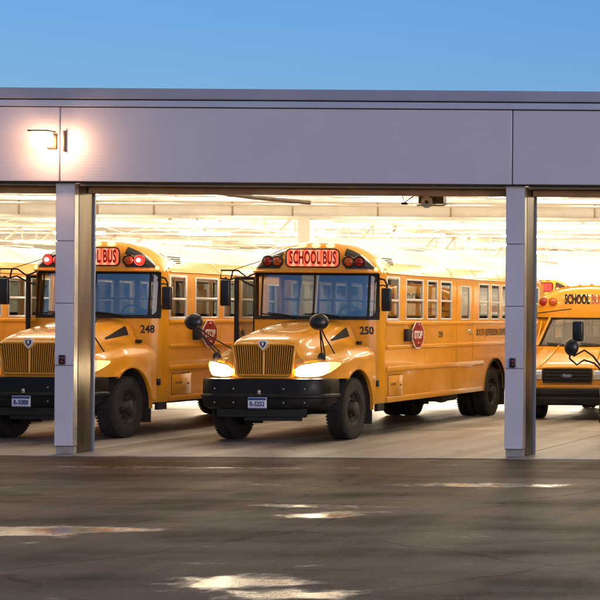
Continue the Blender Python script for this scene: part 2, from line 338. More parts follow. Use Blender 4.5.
def prism(bm, pts, f, d0, d1):
    """outline pts (2d) mapped by f(u, v, d), extruded from d0 to d1"""
    a = [bm.verts.new(f(u, v, d0)) for u, v in pts]; b2 = [bm.verts.new(f(u, v, d1)) for u, v in pts]; n = len(pts)
    bm.faces.new(a[::-1]); bm.faces.new(b2)
    for k in range(n): bm.faces.new((a[k], a[(k + 1) % n], b2[(k + 1) % n], b2[k]))

def grid(bm, f, us, vs):
    g = [[bm.verts.new(f(u, v)) for u in us] for v in vs]
    for i in range(len(vs) - 1):
        for j in range(len(us) - 1):
            bm.faces.new((g[i][j], g[i][j + 1], g[i + 1][j + 1], g[i + 1][j]))

def lin(a, b, n): return [a + (b - a) * i / (n - 1) for i in range(n)]

def hermite(xs, ys, x):
    n = len(xs)
    if x <= xs[0]: return ys[0]
    if x >= xs[-1]: return ys[-1]
    i = max(k for k in range(n - 1) if xs[k] <= x)
    def sl(k):
        if k == 0: return (ys[1] - ys[0]) / (xs[1] - xs[0])
        if k == n - 1: return (ys[-1] - ys[-2]) / (xs[-1] - xs[-2])
        d0 = (ys[k] - ys[k - 1]) / (xs[k] - xs[k - 1]); d1 = (ys[k + 1] - ys[k]) / (xs[k + 1] - xs[k])
        return 0 if d0 * d1 <= 0 else 2 * d0 * d1 / (d0 + d1)
    h = xs[i + 1] - xs[i]; t = (x - xs[i]) / h
    return ((2 * t**3 - 3 * t**2 + 1) * ys[i] + (t**3 - 2 * t**2 + t) * h * sl(i) + (-2 * t**3 + 3 * t**2) * ys[i + 1] + (t**3 - t**2) * h * sl(i + 1))

def obj(name, bm, mat, parent=None, smooth=40, loc=None, normals=True):
    if normals: bmesh.ops.recalc_face_normals(bm, faces=bm.faces[:])
    me = bpy.data.meshes.new(name); bm.to_mesh(me); bm.free()
    for mm in (mat if isinstance(mat, (list, tuple)) else [mat]): me.materials.append(M[mm] if isinstance(mm, str) else mm)
    if smooth:
        for p in me.polygons: p.use_smooth = True
        me.set_sharp_from_angle(angle=R(smooth))
    o = bpy.data.objects.new(name, me); C.objects.link(o)
    if parent: o.parent = parent
    if loc: o.location = loc
    return o

def BM(): return bmesh.new()

def empty(name, loc=(0, 0, 0)):
    o = bpy.data.objects.new(name, None); C.objects.link(o); o.location = loc; o.empty_display_size = 0.3
    return o

def tag(o, label=None, cat=None, group=None, kind=None):
    if label: o['label'] = label
    if cat: o['category'] = cat
    if group: o['group'] = group
    if kind: o['kind'] = kind
    return o

def copy_tree(o, parent=None):
    kids = list(o.children)
    c = o.copy(); C.objects.link(c)
    if parent: c.parent = parent
    for k in kids: copy_tree(k, c)
    return c

def text_mesh(s, size, bold=0.0, sx=1.0, ext=0.002, align='CENTER', spacing=1.0):
    cu = bpy.data.curves.new('lettering', 'FONT'); cu.body = s; cu.size = size; cu.offset = bold; cu.extrude = ext
    cu.align_x = align; cu.align_y = 'CENTER'; cu.space_character = spacing; cu.resolution_u = 3
    t = bpy.data.objects.new('lettering', cu); C.objects.link(t)
    bpy.context.view_layer.update()
    me = bpy.data.meshes.new_from_object(t.evaluated_get(bpy.context.evaluated_depsgraph_get()))
    bpy.data.objects.remove(t); bpy.data.curves.remove(cu)
    for v in me.vertices: v.co.x *= sx
    return me

FRONT = Matrix(((1, 0, 0), (0, 0, -1), (0, 1, 0)))      # text x->+x, y->+z, faces -y
RIGHT = Matrix(((0, 0, 1), (1, 0, 0), (0, 1, 0)))       # text x->+y, y->+z, faces +x
LEFT = Matrix(((0, 0, -1), (-1, 0, 0), (0, 1, 0)))      # text x->-y, faces -x

def lettering(name, s, mat, parent, pos, rot, size, bold=0.0, sx=1.0, **kw):
    me = text_mesh(s, size, bold, sx, **kw); me.name = name; me.materials.clear(); me.materials.append(M[mat])
    o = bpy.data.objects.new(name, me); C.objects.link(o); o.parent = parent
    o.matrix_local = Matrix.Translation(pos) @ rot.to_4x4()
    return o

# ------------------------------------------------------------------ conventional bus (local: x right in picture, y rearwards, z up)
Y0 = 1.90
PX = [0, .40, .75, .92, 1.03, 1.095, 1.125]; PY = [0, .004, .022, .055, .11, .19, .31]
def plan(x): return hermite(PX, PY, abs(x))
RX = [0, .25, .5, .72, .9, 1.02, 1.09, 1.115, 1.125]; RZ = [3.34, 3.33, 3.285, 3.20, 3.08, 2.955, 2.85, 2.79, 2.76]
def ztop(x): return hermite(RX, RZ, abs(x))
CAPB, YR = 2.79, 2.35
def capy(x, z):
    zt = max(ztop(x), CAPB + 0.02); v = min(1.0, max(0.0, (z - CAPB) / (zt - CAPB)))
    yb = Y0 - 0.03 + plan(x)
    return yb + (YR - yb) * (1 - max(0.0, 1 - v ** 4) ** 0.45)
def wsy(x, z): return Y0 + plan(min(abs(x), 1.1)) + 0.08 * (z - 2.0) / 0.8

YH, ZH, RA = 1.0, 0.515, 0.68
HY = [0, .03, .1, .3, .6, 1.0, 1.45, 1.9]
HC = [
 [(0, 1.585), (.30, 1.58), (.49, 1.55), (.545, 1.42), (.585, 1.36), (.62, 1.32), (.65, 1.2), (.66, 1.03)],
 [(0, 1.635), (.31, 1.63), (.50, 1.59), (.56, 1.43), (.61, 1.37), (.67, 1.33), (.73, 1.21), (.745, 1.03)],
 [(0, 1.68), (.32, 1.675), (.52, 1.625), (.60, 1.44), (.68, 1.38), (.77, 1.34), (.86, 1.22), (.88, 1.03)],
 [(0, 1.755), (.34, 1.745), (.54, 1.68), (.635, 1.49), (.76, 1.43), (.88, 1.385), (.99, 1.26), (1.02, 1.03)],
 [(0, 1.825), (.36, 1.81), (.56, 1.73), (.66, 1.54), (.80, 1.49), (.94, 1.445), (1.06, 1.32), (1.09, 1.03)],
 [(0, 1.89), (.38, 1.875), (.59, 1.785), (.68, 1.59), (.82, 1.545), (.97, 1.50), (1.09, 1.37), (1.115, 1.0)],
 [(0, 1.945), (.40, 1.93), (.61, 1.85), (.70, 1.64), (.82, 1.57), (.97, 1.52), (1.09, 1.37), (1.115, .6)],
 [(0, 1.99), (.41, 1.975), (.62, 1.90), (.71, 1.70), (.80, 1.585), (.95, 1.52), (1.07, 1.36), (1.10, .55)]]
def archz(y):
    d = abs(y - YH)
    a = ZH + math.sqrt(RA * RA - d * d) if d < RA else ZH
    return max(a, 1.03) if y < YH - 0.45 else max(a, 0.55)
def hood(y, u):
    pts = []
    for k in range(8):
        x = hermite(HY, [HC[i][k][0] for i in range(8)], y); z = hermite(HY, [HC[i][k][1] for i in range(8)], y)
        if k == 7: z = archz(y)
        pts.append((x, z))
    us = list(range(8))
    return Vector((hermite_cr(pts, u, 0), y, hermite_cr(pts, u, 1)))
def hermite_cr(p, u, c):
    i = min(int(u), 6); t = u - i
    p0 = p[max(i - 1, 0)][c]; p1 = p[i][c]; p2 = p[i + 1][c]; p3 = p[min(i + 2, 7)][c]
    if i >= 5 and i + 1 == 7: return p1 + (p2 - p1) * t
    m1 = (p2 - p0) * 0.34; m2 = (p3 - p1) * 0.34
    return (2 * t**3 - 3 * t**2 + 1) * p1 + (t**3 - 2 * t**2 + t) * m1 + (-2 * t**3 + 3 * t**2) * p2 + (t**3 - t**2) * m2
def hoodn(y, u, off=0.0):
    p = hood(y, u); a = hood(min(y + .01, 1.9), u) - hood(max(y - .01, 0), u); b2 = hood(y, min(u + .02, 7)) - hood(y, max(u - .02, 0))
    n = b2.cross(a)
    if n.length < 1e-9: n = Vector((0, 0, 1))
    n.normalize()
    if n.z < -0.2 or (abs(n.z) <= 0.2 and n.x < 0): n = -n
    return p + n * off, n

def make_wheel(root, cx, side, cy=1.0, width=0.28, rad=0.515, hub=True):
    """side +1: outer face to +x"""
    bm = BM(); w = width / 2
    prof = [(.285, -w * .8), (.30, -w), (.40, -w * 1.06), (.46, -w * 1.03), (.495, -w * .9), (.513, -w * .78)]
    for gx in (-.5, -.17, .17, .5):
        prof += [(.515, w * gx - .018), (.500, w * gx - .012), (.500, w * gx + .012), (.515, w * gx + .018)]
    prof += [(.513, w * .78), (.495, w * .9), (.46, w * 1.03), (.40, w * 1.06), (.30, w), (.285, w * .8)]
    k = rad / .515
    prof = [(r * k, o) for r, o in prof]
    lathe(bm, prof, (0, 0, 0), 'x', 56)
    for j in range(56):                                         # shoulder lugs
        a = 2 * math.pi * j / 56
        for s in (-1, 1):
            c = Vector((s * w * .84, math.cos(a) * .497 * k, math.sin(a) * .497 * k))
            r = bmesh.ops.create_cube(bm, size=1.0)
            mt = Matrix.Translation(c) @ Matrix.Rotation(a, 4, 'X') @ Matrix.Diagonal((.05, .022, .026, 1))
            bmesh.ops.transform(bm, matrix=mt, verts=r['verts'])
    wh = obj('wheel', bm, 'tyre', root, 35, (cx, cy, rad))
    if hub:
        bm = BM(); s = side
        lathe(bm, [(.29 * k, s * w * .78), (.285 * k, s * w * .92), (.27 * k, s * w * .9), (.255 * k, s * w * .55), (.20 * k, s * w * .35), (.155 * k, s * w * .55), (.15 * k, s * w * .75), (.13 * k, s * w * .78), (.11 * k, s * w * .8), (.105 * k, s * w * 1.2), (.085 * k, s * w * 1.28), (.0, s * w * 1.3)], (0, 0, 0), 'x', 40)
        for j in range(10):
            a = 2 * math.pi * j / 10
            lathe(bm, [(.018, s * w * .7), (.018, s * w * .98), (.0, s * w * .99)], (0, math.cos(a) * .135 * k, math.sin(a) * .135 * k), 'x', 6)
        for j in range(8):
            a = 2 * math.pi * (j + .5) / 8
            c = Vector((s * w * .46, math.cos(a) * .225 * k, math.sin(a) * .225 * k))
            r = bmesh.ops.create_circle(bm, cap_ends=True, segments=12, radius=.036)
            bmesh.ops.transform(bm, matrix=Matrix.Translation(c + Vector((s * .012, 0, 0))) @ Matrix.Rotation(math.pi / 2, 4, 'Y'), verts=r['verts'])
            for fc in {f_ for v_ in r['verts'] for f_ in v_.link_faces}: fc.material_index = 1
        ri = obj('rim', bm, ['rim', 'matte'], wh, 35)
    return wh

def arc_lip(bm, cx0, cx1, cy, cz, r, n=24, a0=0.0, a1=math.pi, th=.03):
    lathe(bm, [(r, cx0), (r, cx1), (r + th, cx1), (r + th, cx0 + .002)], (0, cy, cz), 'x', n, a0, a1)

WIN_R = [(3.2, 4.1), (4.3, 4.87), (5.03, 5.67), (7.3, 7.98), (8.1, 8.7), (8.82, 9.42), (9.54, 10.14), (10.26, 10.86), (10.98, 11.6)]
WIN_L = [(3.3, 3.95), (4.07, 4.72), (4.84, 5.49), (5.61, 6.26), (6.38, 7.03), (7.15, 7.8), (7.92, 8.57), (8.69, 9.34), (9.46, 10.11), (10.23, 10.88), (11.0, 11.6)]
ZW0, ZW1, YB = 1.99, 2.73, 11.95
REAR = 8.40

def side_panel(root, s, gaps, y_low0):
    """painted side: lower sheet cut by the rear wheel arch, pillars between the window gaps, upper band"""
    bm = BM(); x0, x1 = s * 1.085, s * 1.125
    f = lambda u, v, d: (d, u, v)
    r = .66; pts = [(y_low0, .55), (y_low0, ZW0)]
    pts += [(YB, ZW0), (YB, .55)]
    dz = .55 - .515; dy = math.sqrt(r * r - dz * dz)
    a0 = math.atan2(dz, dy)
    pts += [(REAR + r * math.cos(a), .515 + r * math.sin(a)) for a in lin(a0, math.pi - a0, 26)]
    prism(bm, pts, f, x0, x1)
    bx(bm, min(x0, x1), max(x0, x1), 2.2, YB, ZW1, 2.775)
    ys = [2.2] + [v for g in gaps for v in g] + [YB]
    for a, b2 in zip(ys[::2], ys[1::2]):
        if b2 - a > .01: bx(bm, min(x0, x1), max(x0, x1), a, b2, ZW0, ZW1)
    o = obj('body_side', bm, 'yellow', root, 30)
    bm = BM()
    e = s * 1.1255
    for z, h in ((1.935, .035), (1.51, .035), (1.13, .045), (.60, .05)):
        segs = [(y_low0 + .02, REAR - .80), (REAR + .80, YB - .05)] if z < 1.2 else [(y_low0 + .02, YB - .05)]
        for a, b2 in segs:
            lo, hi = sorted((e, e + s * .022)); bx(bm, lo, hi, a, b2, z - h, z + h, .012)
    lo, hi = sorted((s * 1.1251, s * 1.1285))
    for y in (4.20, 5.72, 9.45, 10.9):
        for z0, z1 in ((.66, 1.08), (1.18, 1.47), (1.55, 1.895)): bx(bm, lo, hi, y - .006, y + .006, z0, z1)
    obj('rub_rail', bm, 'yellow', o, 40)
    bm = BM(); arc_lip(bm, s * 1.10, s * 1.15, REAR, .515, .655, 28, R(4), R(176), .035); obj('arch_lip', bm, 'chassis', o, 40)
    return o

def make_window(root, s, y0, y1, z0=ZW0, z1=ZW1, rail=True, w=.035, name='window'):
    bm = BM(); a, b2 = sorted((s * 1.095, s * 1.133))
    bx(bm, a, b2, y0, y0 + w, z0, z1, .006); bx(bm, a, b2, y1 - w, y1, z0, z1, .006)
    bx(bm, a + .001, b2 - .001, y0 + w, y1 - w, z0, z0 + w, .006); bx(bm, a + .001, b2 - .001, y0 + w, y1 - w, z1 - w, z1, .006)
    if rail:
        zm = z0 + .36; bx(bm, a + .002, b2 - .002, y0 + w, y1 - w, zm - .02, zm + .02, .006)
    fr = obj(name, bm, 'alu', root, 40)
    bm = BM(); x = s * 1.112
    f = lambda u, v: (x, u, v)
    grid(bm, f, [y0 + w * .8, y1 - w * .8], [z0 + w * .8, z1 - w * .8])
    obj('pane', bm, 'glass', fr, 0)
    return fr

def make_bus(name):
    root = empty(name)
    # --- hood with fenders
    bm = BM(); ys = [0, .012, .03, .06, .1] + lin(.15, .32, 5) + lin(.33, 1.67, 44) + [1.675, 1.685, 1.72, 1.8, 1.9]
    us = [i * .2 for i in range(36)]
    full = [-u for u in us[:0:-1]] + us
    def f(u, y):
        p = hood(y, abs(u)); return (p.x if u >= 0 else -p.x, p.y, p.z)
    rows = [[bm.verts.new(f(u, y)) for u in full] for y in ys]
    for i in range(len(ys) - 1):
        for j in range(len(full) - 1): bm.faces.new((rows[i][j], rows[i][j + 1], rows[i + 1][j + 1], rows[i + 1][j]))
    bm.faces.new(rows[0])
    hd = obj('hood', bm, 'yellow', root, 50)
    for s in (-1, 1):
        bm = BM(); arc_lip(bm, s * 1.085, s * 1.135, YH, ZH, RA - .03, 26, R(-5), R(131))
        obj('arch_lip', bm, 'yellow', hd, 40)
    for s in (-1, 1):
        bm = BM(); p, n = hoodn(1.80, 4.2, .01); bx(bm, s * p.x - .03, s * p.x + .03, 1.72, 1.86, p.z - .01, p.z + .045, .012); obj('hood_latch', bm, 'matte', hd, 40)
    for s in (-1, 1):                                           # air vents at the hood sides
        bm = BM(); outl = []
        def q(y, u):
            p, n = hoodn(y, u, .008); return (s * p.x, p.y, p.z)
        g = []
        for t in lin(0, 1, 9):
            y = 1.02 + .70 * t; u0 = 2.62 - .46 * t; u1 = 2.74 + .06 * t
            g.append([bm.verts.new(q(y, u)) for u in lin(u0, u1, 4)])
        for a, b2 in zip(g, g[1:]):
            for k in range(3): bm.faces.new((a[k], a[k + 1], b2[k + 1], b2[k]))
        obj('air_vent', bm, 'matte', hd, 60)
    # --- grille on the nose
    bm = BM(); out = [(-.50, 1.565), (-.40, 1.59), (.40, 1.59), (.50, 1.565), (.445, 1.115), (.40, 1.09), (-.40, 1.09), (-.445, 1.115)]
    prism(bm, [(u * .985, v) for u, v in out], lambda u, v, d: (u, d, v), -.012, .0)
    gr = obj('grille', bm, 'matte', root, 0)
    bm = BM()
    n = 26
    for k in range(n):
        t = (k + .5) / n * 2 - 1
        if abs(t) < .03: continue
        xt, xb = t * .475, t * .42
        zt = 1.575 - .03 * max(0, abs(t) - .8) * 5
        for side in (1,):
            a = [(xt - .0048, -.016, zt), (xt + .0048, -.016, zt), (xb + .0048, -.016, 1.105), (xb - .0048, -.016, 1.105)]
            b2 = [(x, -.038, z) for x, y, z in a]
            A = [bm.verts.new(p) for p in a]; B = [bm.verts.new(p) for p in b2]
            bm.faces.new(A[::-1]); bm.faces.new(B)
            for j in range(4): bm.faces.new((A[j], A[(j + 1) % 4], B[(j + 1) % 4], B[j]))
    obj('grille_bars', bm, 'yellow', gr, 0)
    bm = BM()
    ring = [Vector((u, -.02, v)) for u, v in out]; ring.append(ring[0]); 
    tube(bm, [ring[0].lerp(ring[1], .5)] + ring[1:] + [ring[0].lerp(ring[1], .5)], .022, 8)
    tube(bm, [(0, -.03, 1.58), (0, -.04, 1.10)], .016, 8)
    tube(bm, [(-.12, -.03, 1.60), (-.06, -.035, 1.54), (0, -.04, 1.475), (.06, -.035, 1.54), (.12, -.03, 1.60)], .016, 8)
    obj('grille_surround', bm, 'yellow', gr, 60)
    bm = BM(); sh = [(-.072, 1.645), (-.03, 1.66), (.03, 1.66), (.072, 1.645), (.076, 1.60), (.05, 1.545), (0, 1.495), (-.05, 1.545), (-.076, 1.60)]
    prism(bm, sh, lambda u, v, d: (u, d, v), -.066, -.035)
    em = obj('emblem', bm, 'white_paint', root, 0)
    bm = BM(); sc = lambda k: [(u * k, 1.592 + (v - 1.592) * k) for u, v in sh]
    prism(bm, sc(.62), lambda u, v, d: (u, d, v), -.070, -.066)
    obj('emblem_field', bm, 'emblem_dark', em, 0)
    bm = BM(); prism(bm, [(-.012, 1.625), (.012, 1.625), (.02, 1.60), (0, 1.56), (-.02, 1.60)], lambda u, v, d: (u, d, v), -.073, -.070)
    obj('emblem_mark', bm, 'white_paint', em, 0)
    # --- headlights wrap round the fender corners
    path = [(.50, -.018), (.58, -.02), (.68, -.014), (.785, .04), (.895, .112), (.957, .205), (1.012, .305), (1.05, .42)]
    zb = [1.075, 1.06, 1.055, 1.06, 1.08, 1.12, 1.18, 1.25]; zt = [1.20, 1.255, 1.28, 1.30, 1.315, 1.32, 1.315, 1.30]
    for s in (-1, 1):
        hl = None
        for rng, nm, mt in ((range(0, 6), 'headlight', 'head_lit'), (range(5, 8), 'turn_lens', 'turn_lit')):
            bm = BM(); cols = []
            for k in rng:
                x, y = path[k]; nx, ny = Vector((x, y - .9)).normalized()
                cols.append([(s * (x + nx * .025 * math.sin(math.pi * t) + (.004 if nm == 'turn_lens' else 0)), y + ny * .025 * math.sin(math.pi * t), zb[k] + (zt[k] - zb[k]) * t) for t in lin(0, 1, 7)])
            loft(bm, cols)
            o = obj(nm, bm, mt, hl or root, 60)
            if hl is None: hl = o
        bm = BM()
        tube(bm, [(s * path[k][0], path[k][1], zb[k]) for k in range(8)] + [(s * path[k][0], path[k][1], zt[k]) for k in range(7, -1, -1)], .012, 6)
        obj('bezel', bm, 'yellow', hl, 60)
    # --- bumper
    bp = [(0, -.22), (.3, -.217), (.55, -.205), (.78, -.165), (.92, -.09), (1.0, .02), (1.035, .16), (1.045, .42)]
    bp = [(-x, y) for x, y in bp[:0:-1]] + bp
    prof = [(-.10, 1.045), (-.015, 1.035), (0, 1.0), (.0, .80), (.025, .775), (.03, .745), (.005, .72), (0, .64), (-.03, .58), (-.10, .55)]
    bm = BM(); rings = []
    for i, (x, y) in enumerate(bp):
        a = Vector(bp[max(i - 1, 0)]); b2 = Vector(bp[min(i + 1, len(bp) - 1)]); t = (b2 - a).normalized(); nn = Vector((t.y, -t.x))
        rings.append([(x + nn.x * o, y + nn.y * o, z + (.10 * max(0, (y - .0)) if z < .6 else 0)) for o, z in prof])
    loft(bm, rings); bmp = obj('bumper', bm, 'bumper', root, 35)
    bm = BM(); bx(bm, -.72, .72, -.10, -.05, .42, .60, .02); bx(bm, -.30, .62, -.06, .0, .36, .42, .01); obj('valance', bm, 'matte', bmp, 40)
    bm = BM()
    for x in (-.72, -.4, .4, .72):
        for z in (.88, .66): disc_dome(bm, (x, -.175 - .04 * (abs(x) < .5), z), (0, -1, 0), .014, .012, 8, 3)
    obj('bolts', bm, 'galv', bmp, 60)
    bm = BM(); bx(bm, -.15, .15, -.262, -.248, .565, .745, .008)
    pl = obj('license_plate', bm, 'plate_white', root, 40)
    bm = BM(); bx(bm, -.143, .143, -.2645, -.263, .700, .738); bx(bm, -.143, .143, -.2645, -.263, .568, .580)
    obj('plate_band', bm, 'plate_blue', pl, 0)
    lettering('plate_number', 'R-5252', 'plate_blue', pl, (0, -.2645, .637), FRONT, .105, .004, .78, ext=.001)
    bm = BM(); disc_dome(bm, (.015, -.225, .835), (0, -1, 0), .03, .025, 12, 4); bx(bm, -.01, .04, -.235, -.2, .79, .82, .006)
    obj('tow_pin', bm, 'galv', bmp, 50)
    # --- cowl: front of the body below and beside the windshield
    bm = BM(); xs = [-1.125 + .0, -1.118, -1.105, -1.085, -1.06, -1.03, -.98, -.92, -.8, -.6, -.3, 0, .3, .6, .8, .92, .98, 1.03, 1.06, 1.085, 1.105, 1.118, 1.125]
    grid(bm, lambda x, z: (x, Y0 + plan(x), z), xs, [.55, 1.0, 1.5, 1.9, 2.03])
    for s in (-1, 1):
        grid(bm, lambda x, z: (s * x, Y0 + plan(x), z), [1.078, 1.09, 1.105, 1.118, 1.125], [2.03, 2.3, 2.6, 2.80])
        lo, hi = sorted((s * 1.085, s * 1.1249)); bx(bm, lo, hi, 2.205, 2.2495, .55, 2.775)
    cw = obj('cowl', bm, 'yellow', root, 50)
    # --- windshield
    bm = BM(); grid(bm, lambda x, z: (x, wsy(x, z), z), lin(-.918, .918, 27), lin(2.015, 2.80, 5))
    ws = obj('windshield', bm, 'windshield', root, 60)
    for s in (-1, 1):
        bm = BM(); grid(bm, lambda x, z: (s * x, wsy(x, z), z), lin(.918, 1.065, 6), lin(2.015, 2.80, 5)); obj('corner_glass', bm, 'glass', ws, 60)
    bm = BM(); q = lambda x, z: (x, wsy(x, z) - .022, z)
    xs = lin(-1.085, 1.085, 33)
    grid(bm, q, xs, [1.99, 2.05]); grid(bm, q, xs, [2.755, 2.82])
    for s in (-1, 1):
        grid(bm, q, [s * x for x in (1.035, 1.06, 1.085)], lin(2.05, 2.755, 4))
        for zc, sg in ((2.05, 1), (2.755, -1)):                 # rounded inner corners
            pts = [q(s * 1.035, zc)] + [q(s * (1.035 - .09 * (1 - math.cos(a))), zc + sg * .09 * (1 - math.sin(a))) for a in lin(0, math.pi / 2, 7)]
            vv = [bm.verts.new(p) for p in pts]
            for k in range(1, len(vv) - 1): bm.faces.new((vv[0], vv[k], vv[k + 1]))
    obj('windshield_gasket', bm, 'matte', ws, 60)
    bm = BM(); grid(bm, lambda x, z: (x, wsy(x, z) - .006, z), [-.014, .014], [2.03, 2.78])
    obj('windshield_divider', bm, 'matte', ws, 0)
    for s in (-1, 1):
        bm = BM(); grid(bm, lambda x, z: (s * x, wsy(x, z) - .006, z), [.90, .935], [2.03, 2.78]); obj('windshield_divider', bm, 'matte', ws, 0)
    for s, x0, x1 in ((1, .55, -.02), (1, -.25, -.78)):
        bm = BM(); z0 = 2.03
        tube(bm, [(x0, wsy(x0, z0) - .05, 1.985), (x0 - .02, wsy(x0, z0) - .05, 2.03), ((x0 + x1) / 2, wsy(.3, 2.07) - .045, 2.075), (x1, wsy(x1, 2.1) - .03, 2.10)], .011, 6)
        tube(bm, [(x0 - .12, wsy(x0, z0) - .02, 2.035), (x1 - .12, wsy(x1, 2.07) - .02, 2.085)], .013, 6)
        obj('wiper', bm, 'matte', root, 60)
    # --- front cap above the windshield
    bm = BM(); xs = [-1.112 + 2.224 * i / 48 for i in range(49)]; vs = [0, .12, .3, .45, .6, .7, .78, .85, .9, .94, .97, .99, 1.0]
    def cf(x, v):
        z = CAPB + (max(ztop(x), CAPB + .004) - CAPB) * v
        return (x, capy(x, z), z)
    grid(bm, cf, xs, vs)
    grid(bm, lambda x, t: (x, capy(x, CAPB) + t * .16, CAPB - .004), xs, [0, 1])     # underside of the brow
    cp = obj('front_cap', bm, 'yellow', root, 60)
    bm = BM(); tube(bm, [(x, capy(x, CAPB) - .012, CAPB + .02) for x in xs[1:-1]], .022, 8)
    obj('drip_moulding', bm, 'yellow', cp, 60)
    def cq(x, z, off): return (x, capy(x, z) - off, z)
    for s in (-1, 1):
        bm = BM(); cols = []
        for t in lin(0, 1, 15):
            x = .555 + .495 * t
            zhi = min(ztop(x) - .05, 3.235); zlo = 2.862
            zhi = max(zhi, zlo + .02)
            xx = lambda z: x + (.07 * (z - 2.86) * -1 if t < .2 else 0)
            cols.append([cq(s * (x - (1 - t) * .10 * (zlo + (zhi - zlo) * w - 2.86)), zlo + (zhi - zlo) * w, .007) for w in lin(0, 1, 8)])
        loft(bm, cols); bp_ = obj('lamp_panel', bm, 'panel_black', cp, 60)
        for x, nm, mt, rr in ((.612, 'amber_warning_lamp', 'amber_lens', .080), (.785, 'red_warning_lamp', 'red_lens', .080)):
            bm = BM(); c = Vector(cq(s * x, 2.985, .012)); nrm = Vector((s * .12, -1, .03))
            disc_dome(bm, c, nrm, rr, .035, 24, 5)
            lp = obj(nm, bm, mt, root, 60)
            bm = BM(); a = nrm.normalized().orthogonal().normalized(); b2 = nrm.normalized().cross(a)
            tube(bm, [c - nrm.normalized() * -.0 + (a * math.cos(t) + b2 * math.sin(t)) * (rr + .012) for t in lin(0, 2 * math.pi, 25)], .016, 6, False)
            obj('lamp_hood', bm, 'black', lp, 60)
    # sign
    bm = BM(); w, h, r = .445, .145, .07; zc = 3.045
    outl = []
    for cx, cz, a in ((w - r, h - r, 0), (-w + r, h - r, 90), (-w + r, -h + r, 180), (w - r, -h + r, 270)):
        outl += [(cx + r * math.cos(R(a + t)), zc + cz + r * math.sin(R(a + t))) for t in (0, 22, 45, 68, 90)]
    ysign = capy(.445, zc) - .02
    ysign = min(capy(0, zc), capy(.4, zc)) - .012
    prism(bm, outl, lambda u, v, d: (u, d, v), ysign, ysign + .05)
    sg = obj('destination_sign', bm, 'sign_lit', root, 0)
    bm = BM(); ring = [Vector((u * 1.02, ysign - .002, zc + (v - zc) * 1.06)) for u, v in outl]
    tube(bm, ring + [ring[0]], .014, 6); obj('sign_frame', bm, 'black', sg, 60)
    lettering('sign_lettering', 'SCHOOL BUS', 'sign_red', sg, (0, ysign - .003, zc - .005), FRONT, .30, .010, .425, ext=.002, spacing=1.05)
    for x in (-.24, 0, .24):
        bm = BM(); z = 3.262; disc_dome(bm, (x, capy(x, z) - .004, z), (0, -.9, .45), .055, .045, 16, 5)
        bmesh.ops.scale(bm, vec=(1.35, 1, .8), verts=bm.verts[:], space=Matrix.Translation((-x, -capy(x, z), -z)))
        obj('marker_lamp', bm, 'marker_lit', root, 60)
    for s in (-1, 1):
        bm = BM(); x = 1.04; z = 2.86; disc_dome(bm, (s * x, capy(x, z) - .004, z), (s * .7, -.7, .1), .032, .03, 12, 4)
        obj('marker_lamp', bm, 'marker_lit', root, 60)
    for s in (-1, 1):                                           # winged badge behind the cap
        bm = BM()
        rp = lambda y, x, o: (s * (x + o), y, ztop(x) + o)
        prism(bm, [(2.42, 3.12), (2.50, 3.14), (2.66, 2.93), (2.60, 2.925)], lambda u, v, d: (s * (hermite(RZ[::-1], RX[::-1], v) + d), u, v + d * .4), .004, .012)
        bd = obj('badge', bm, 'chrome', root, 0)
        bm = BM()
        for k, (ya, yb, z) in enumerate(((2.60, 3.05, 3.07), (2.64, 2.97, 3.035), (2.68, 2.92, 3.0), (2.70, 2.86, 2.965))):
            xx = hermite(RZ[::-1], RX[::-1], z); tube(bm, [(s * (xx + .006), ya, z), (s * (xx + .006), yb, z)], .009, 5)
        obj('badge_bars', bm, 'chassis', bd, 60)
    # --- roof
    def roof_sheet(bm, x_lo, x_hi, n):
        for s in ((1,) if x_lo < 0 else (-1, 1)):
            xs = lin(x_lo, x_hi, n)
            grid(bm, lambda x, y: (s * x, y, ztop(x) - (.0 if y < 11.6 else .25 * ((y - 11.6) / .45) ** 2)), xs, [YR, 4, 6, 8, 10, 11.6, 11.8, 11.95, 12.05])
    bm = BM(); roof_sheet(bm, -.985, .985, 41)
    for y in (3.6, 5.2, 6.8, 8.4, 10.0): tube(bm, [(x, y, ztop(x) + .002) for x in lin(-.98, .98, 31)], .010, 5)
    bx(bm, -.3, .3, 6.0, 6.6, 3.335, 3.375, .02)
    rf = obj('roof', bm, 'roof_white', root, 60)
    for s in (-1, 1):
        bm = BM(); grid(bm, lambda x, y: (s * x, y, ztop(x) - (.0 if y < 11.6 else .25 * ((y - 11.6) / .45) ** 2)), lin(.985, 1.125, 10), [YR, 4, 6, 8, 10, 11.6, 11.8, 11.95, 12.05])
        grid(bm, lambda x, y: (s * x, y, ztop(x) - .003), lin(1.085, 1.1249, 6), [2.19, 2.36])
        for y in (4.15, 5.75, 7.2, 8.75): tube(bm, [(s * x, y, ztop(x) + .002) for x in lin(.99, 1.115, 8)], .007, 5)
        obj('roof_edge', bm, 'yellow', rf, 60)
        bm = BM(); tube(bm, [(s * 1.118, 2.3, 2.80), (s * 1.118, 11.9, 2.80)], .018, 6); obj('drip_rail', bm, 'yellow', rf, 60)
    # cabin lining, floor
    bm = BM(); grid(bm, lambda x, y: (x, y, ztop(x) - .05), lin(-1.08, 1.08, 21), [2.4, 11.9]); obj('headliner', bm, 'cabin', root, 60)
    bm = BM(); bx(bm, -1.08, 1.08, 1.98, 11.9, .90, .95); bx(bm, -.84, .84, 1.96, 2.0, .95, 1.9)
    obj('cabin_floor', bm, 'cabin_floor', root, 0)
    # rear wall
    bm = BM(); out = [(-1.124, .55)] + [(x, ztop(x) - .25) for x in lin(-1.124, 1.124, 31)] + [(1.124, .55)]
    prism(bm, [p for p in out if p[1] < 1.9 or True][:1] + [(-1.124, 1.9), (1.124, 1.9), (1.124, .55)], lambda u, v, d: (u, d, v), 11.96, 12.05)
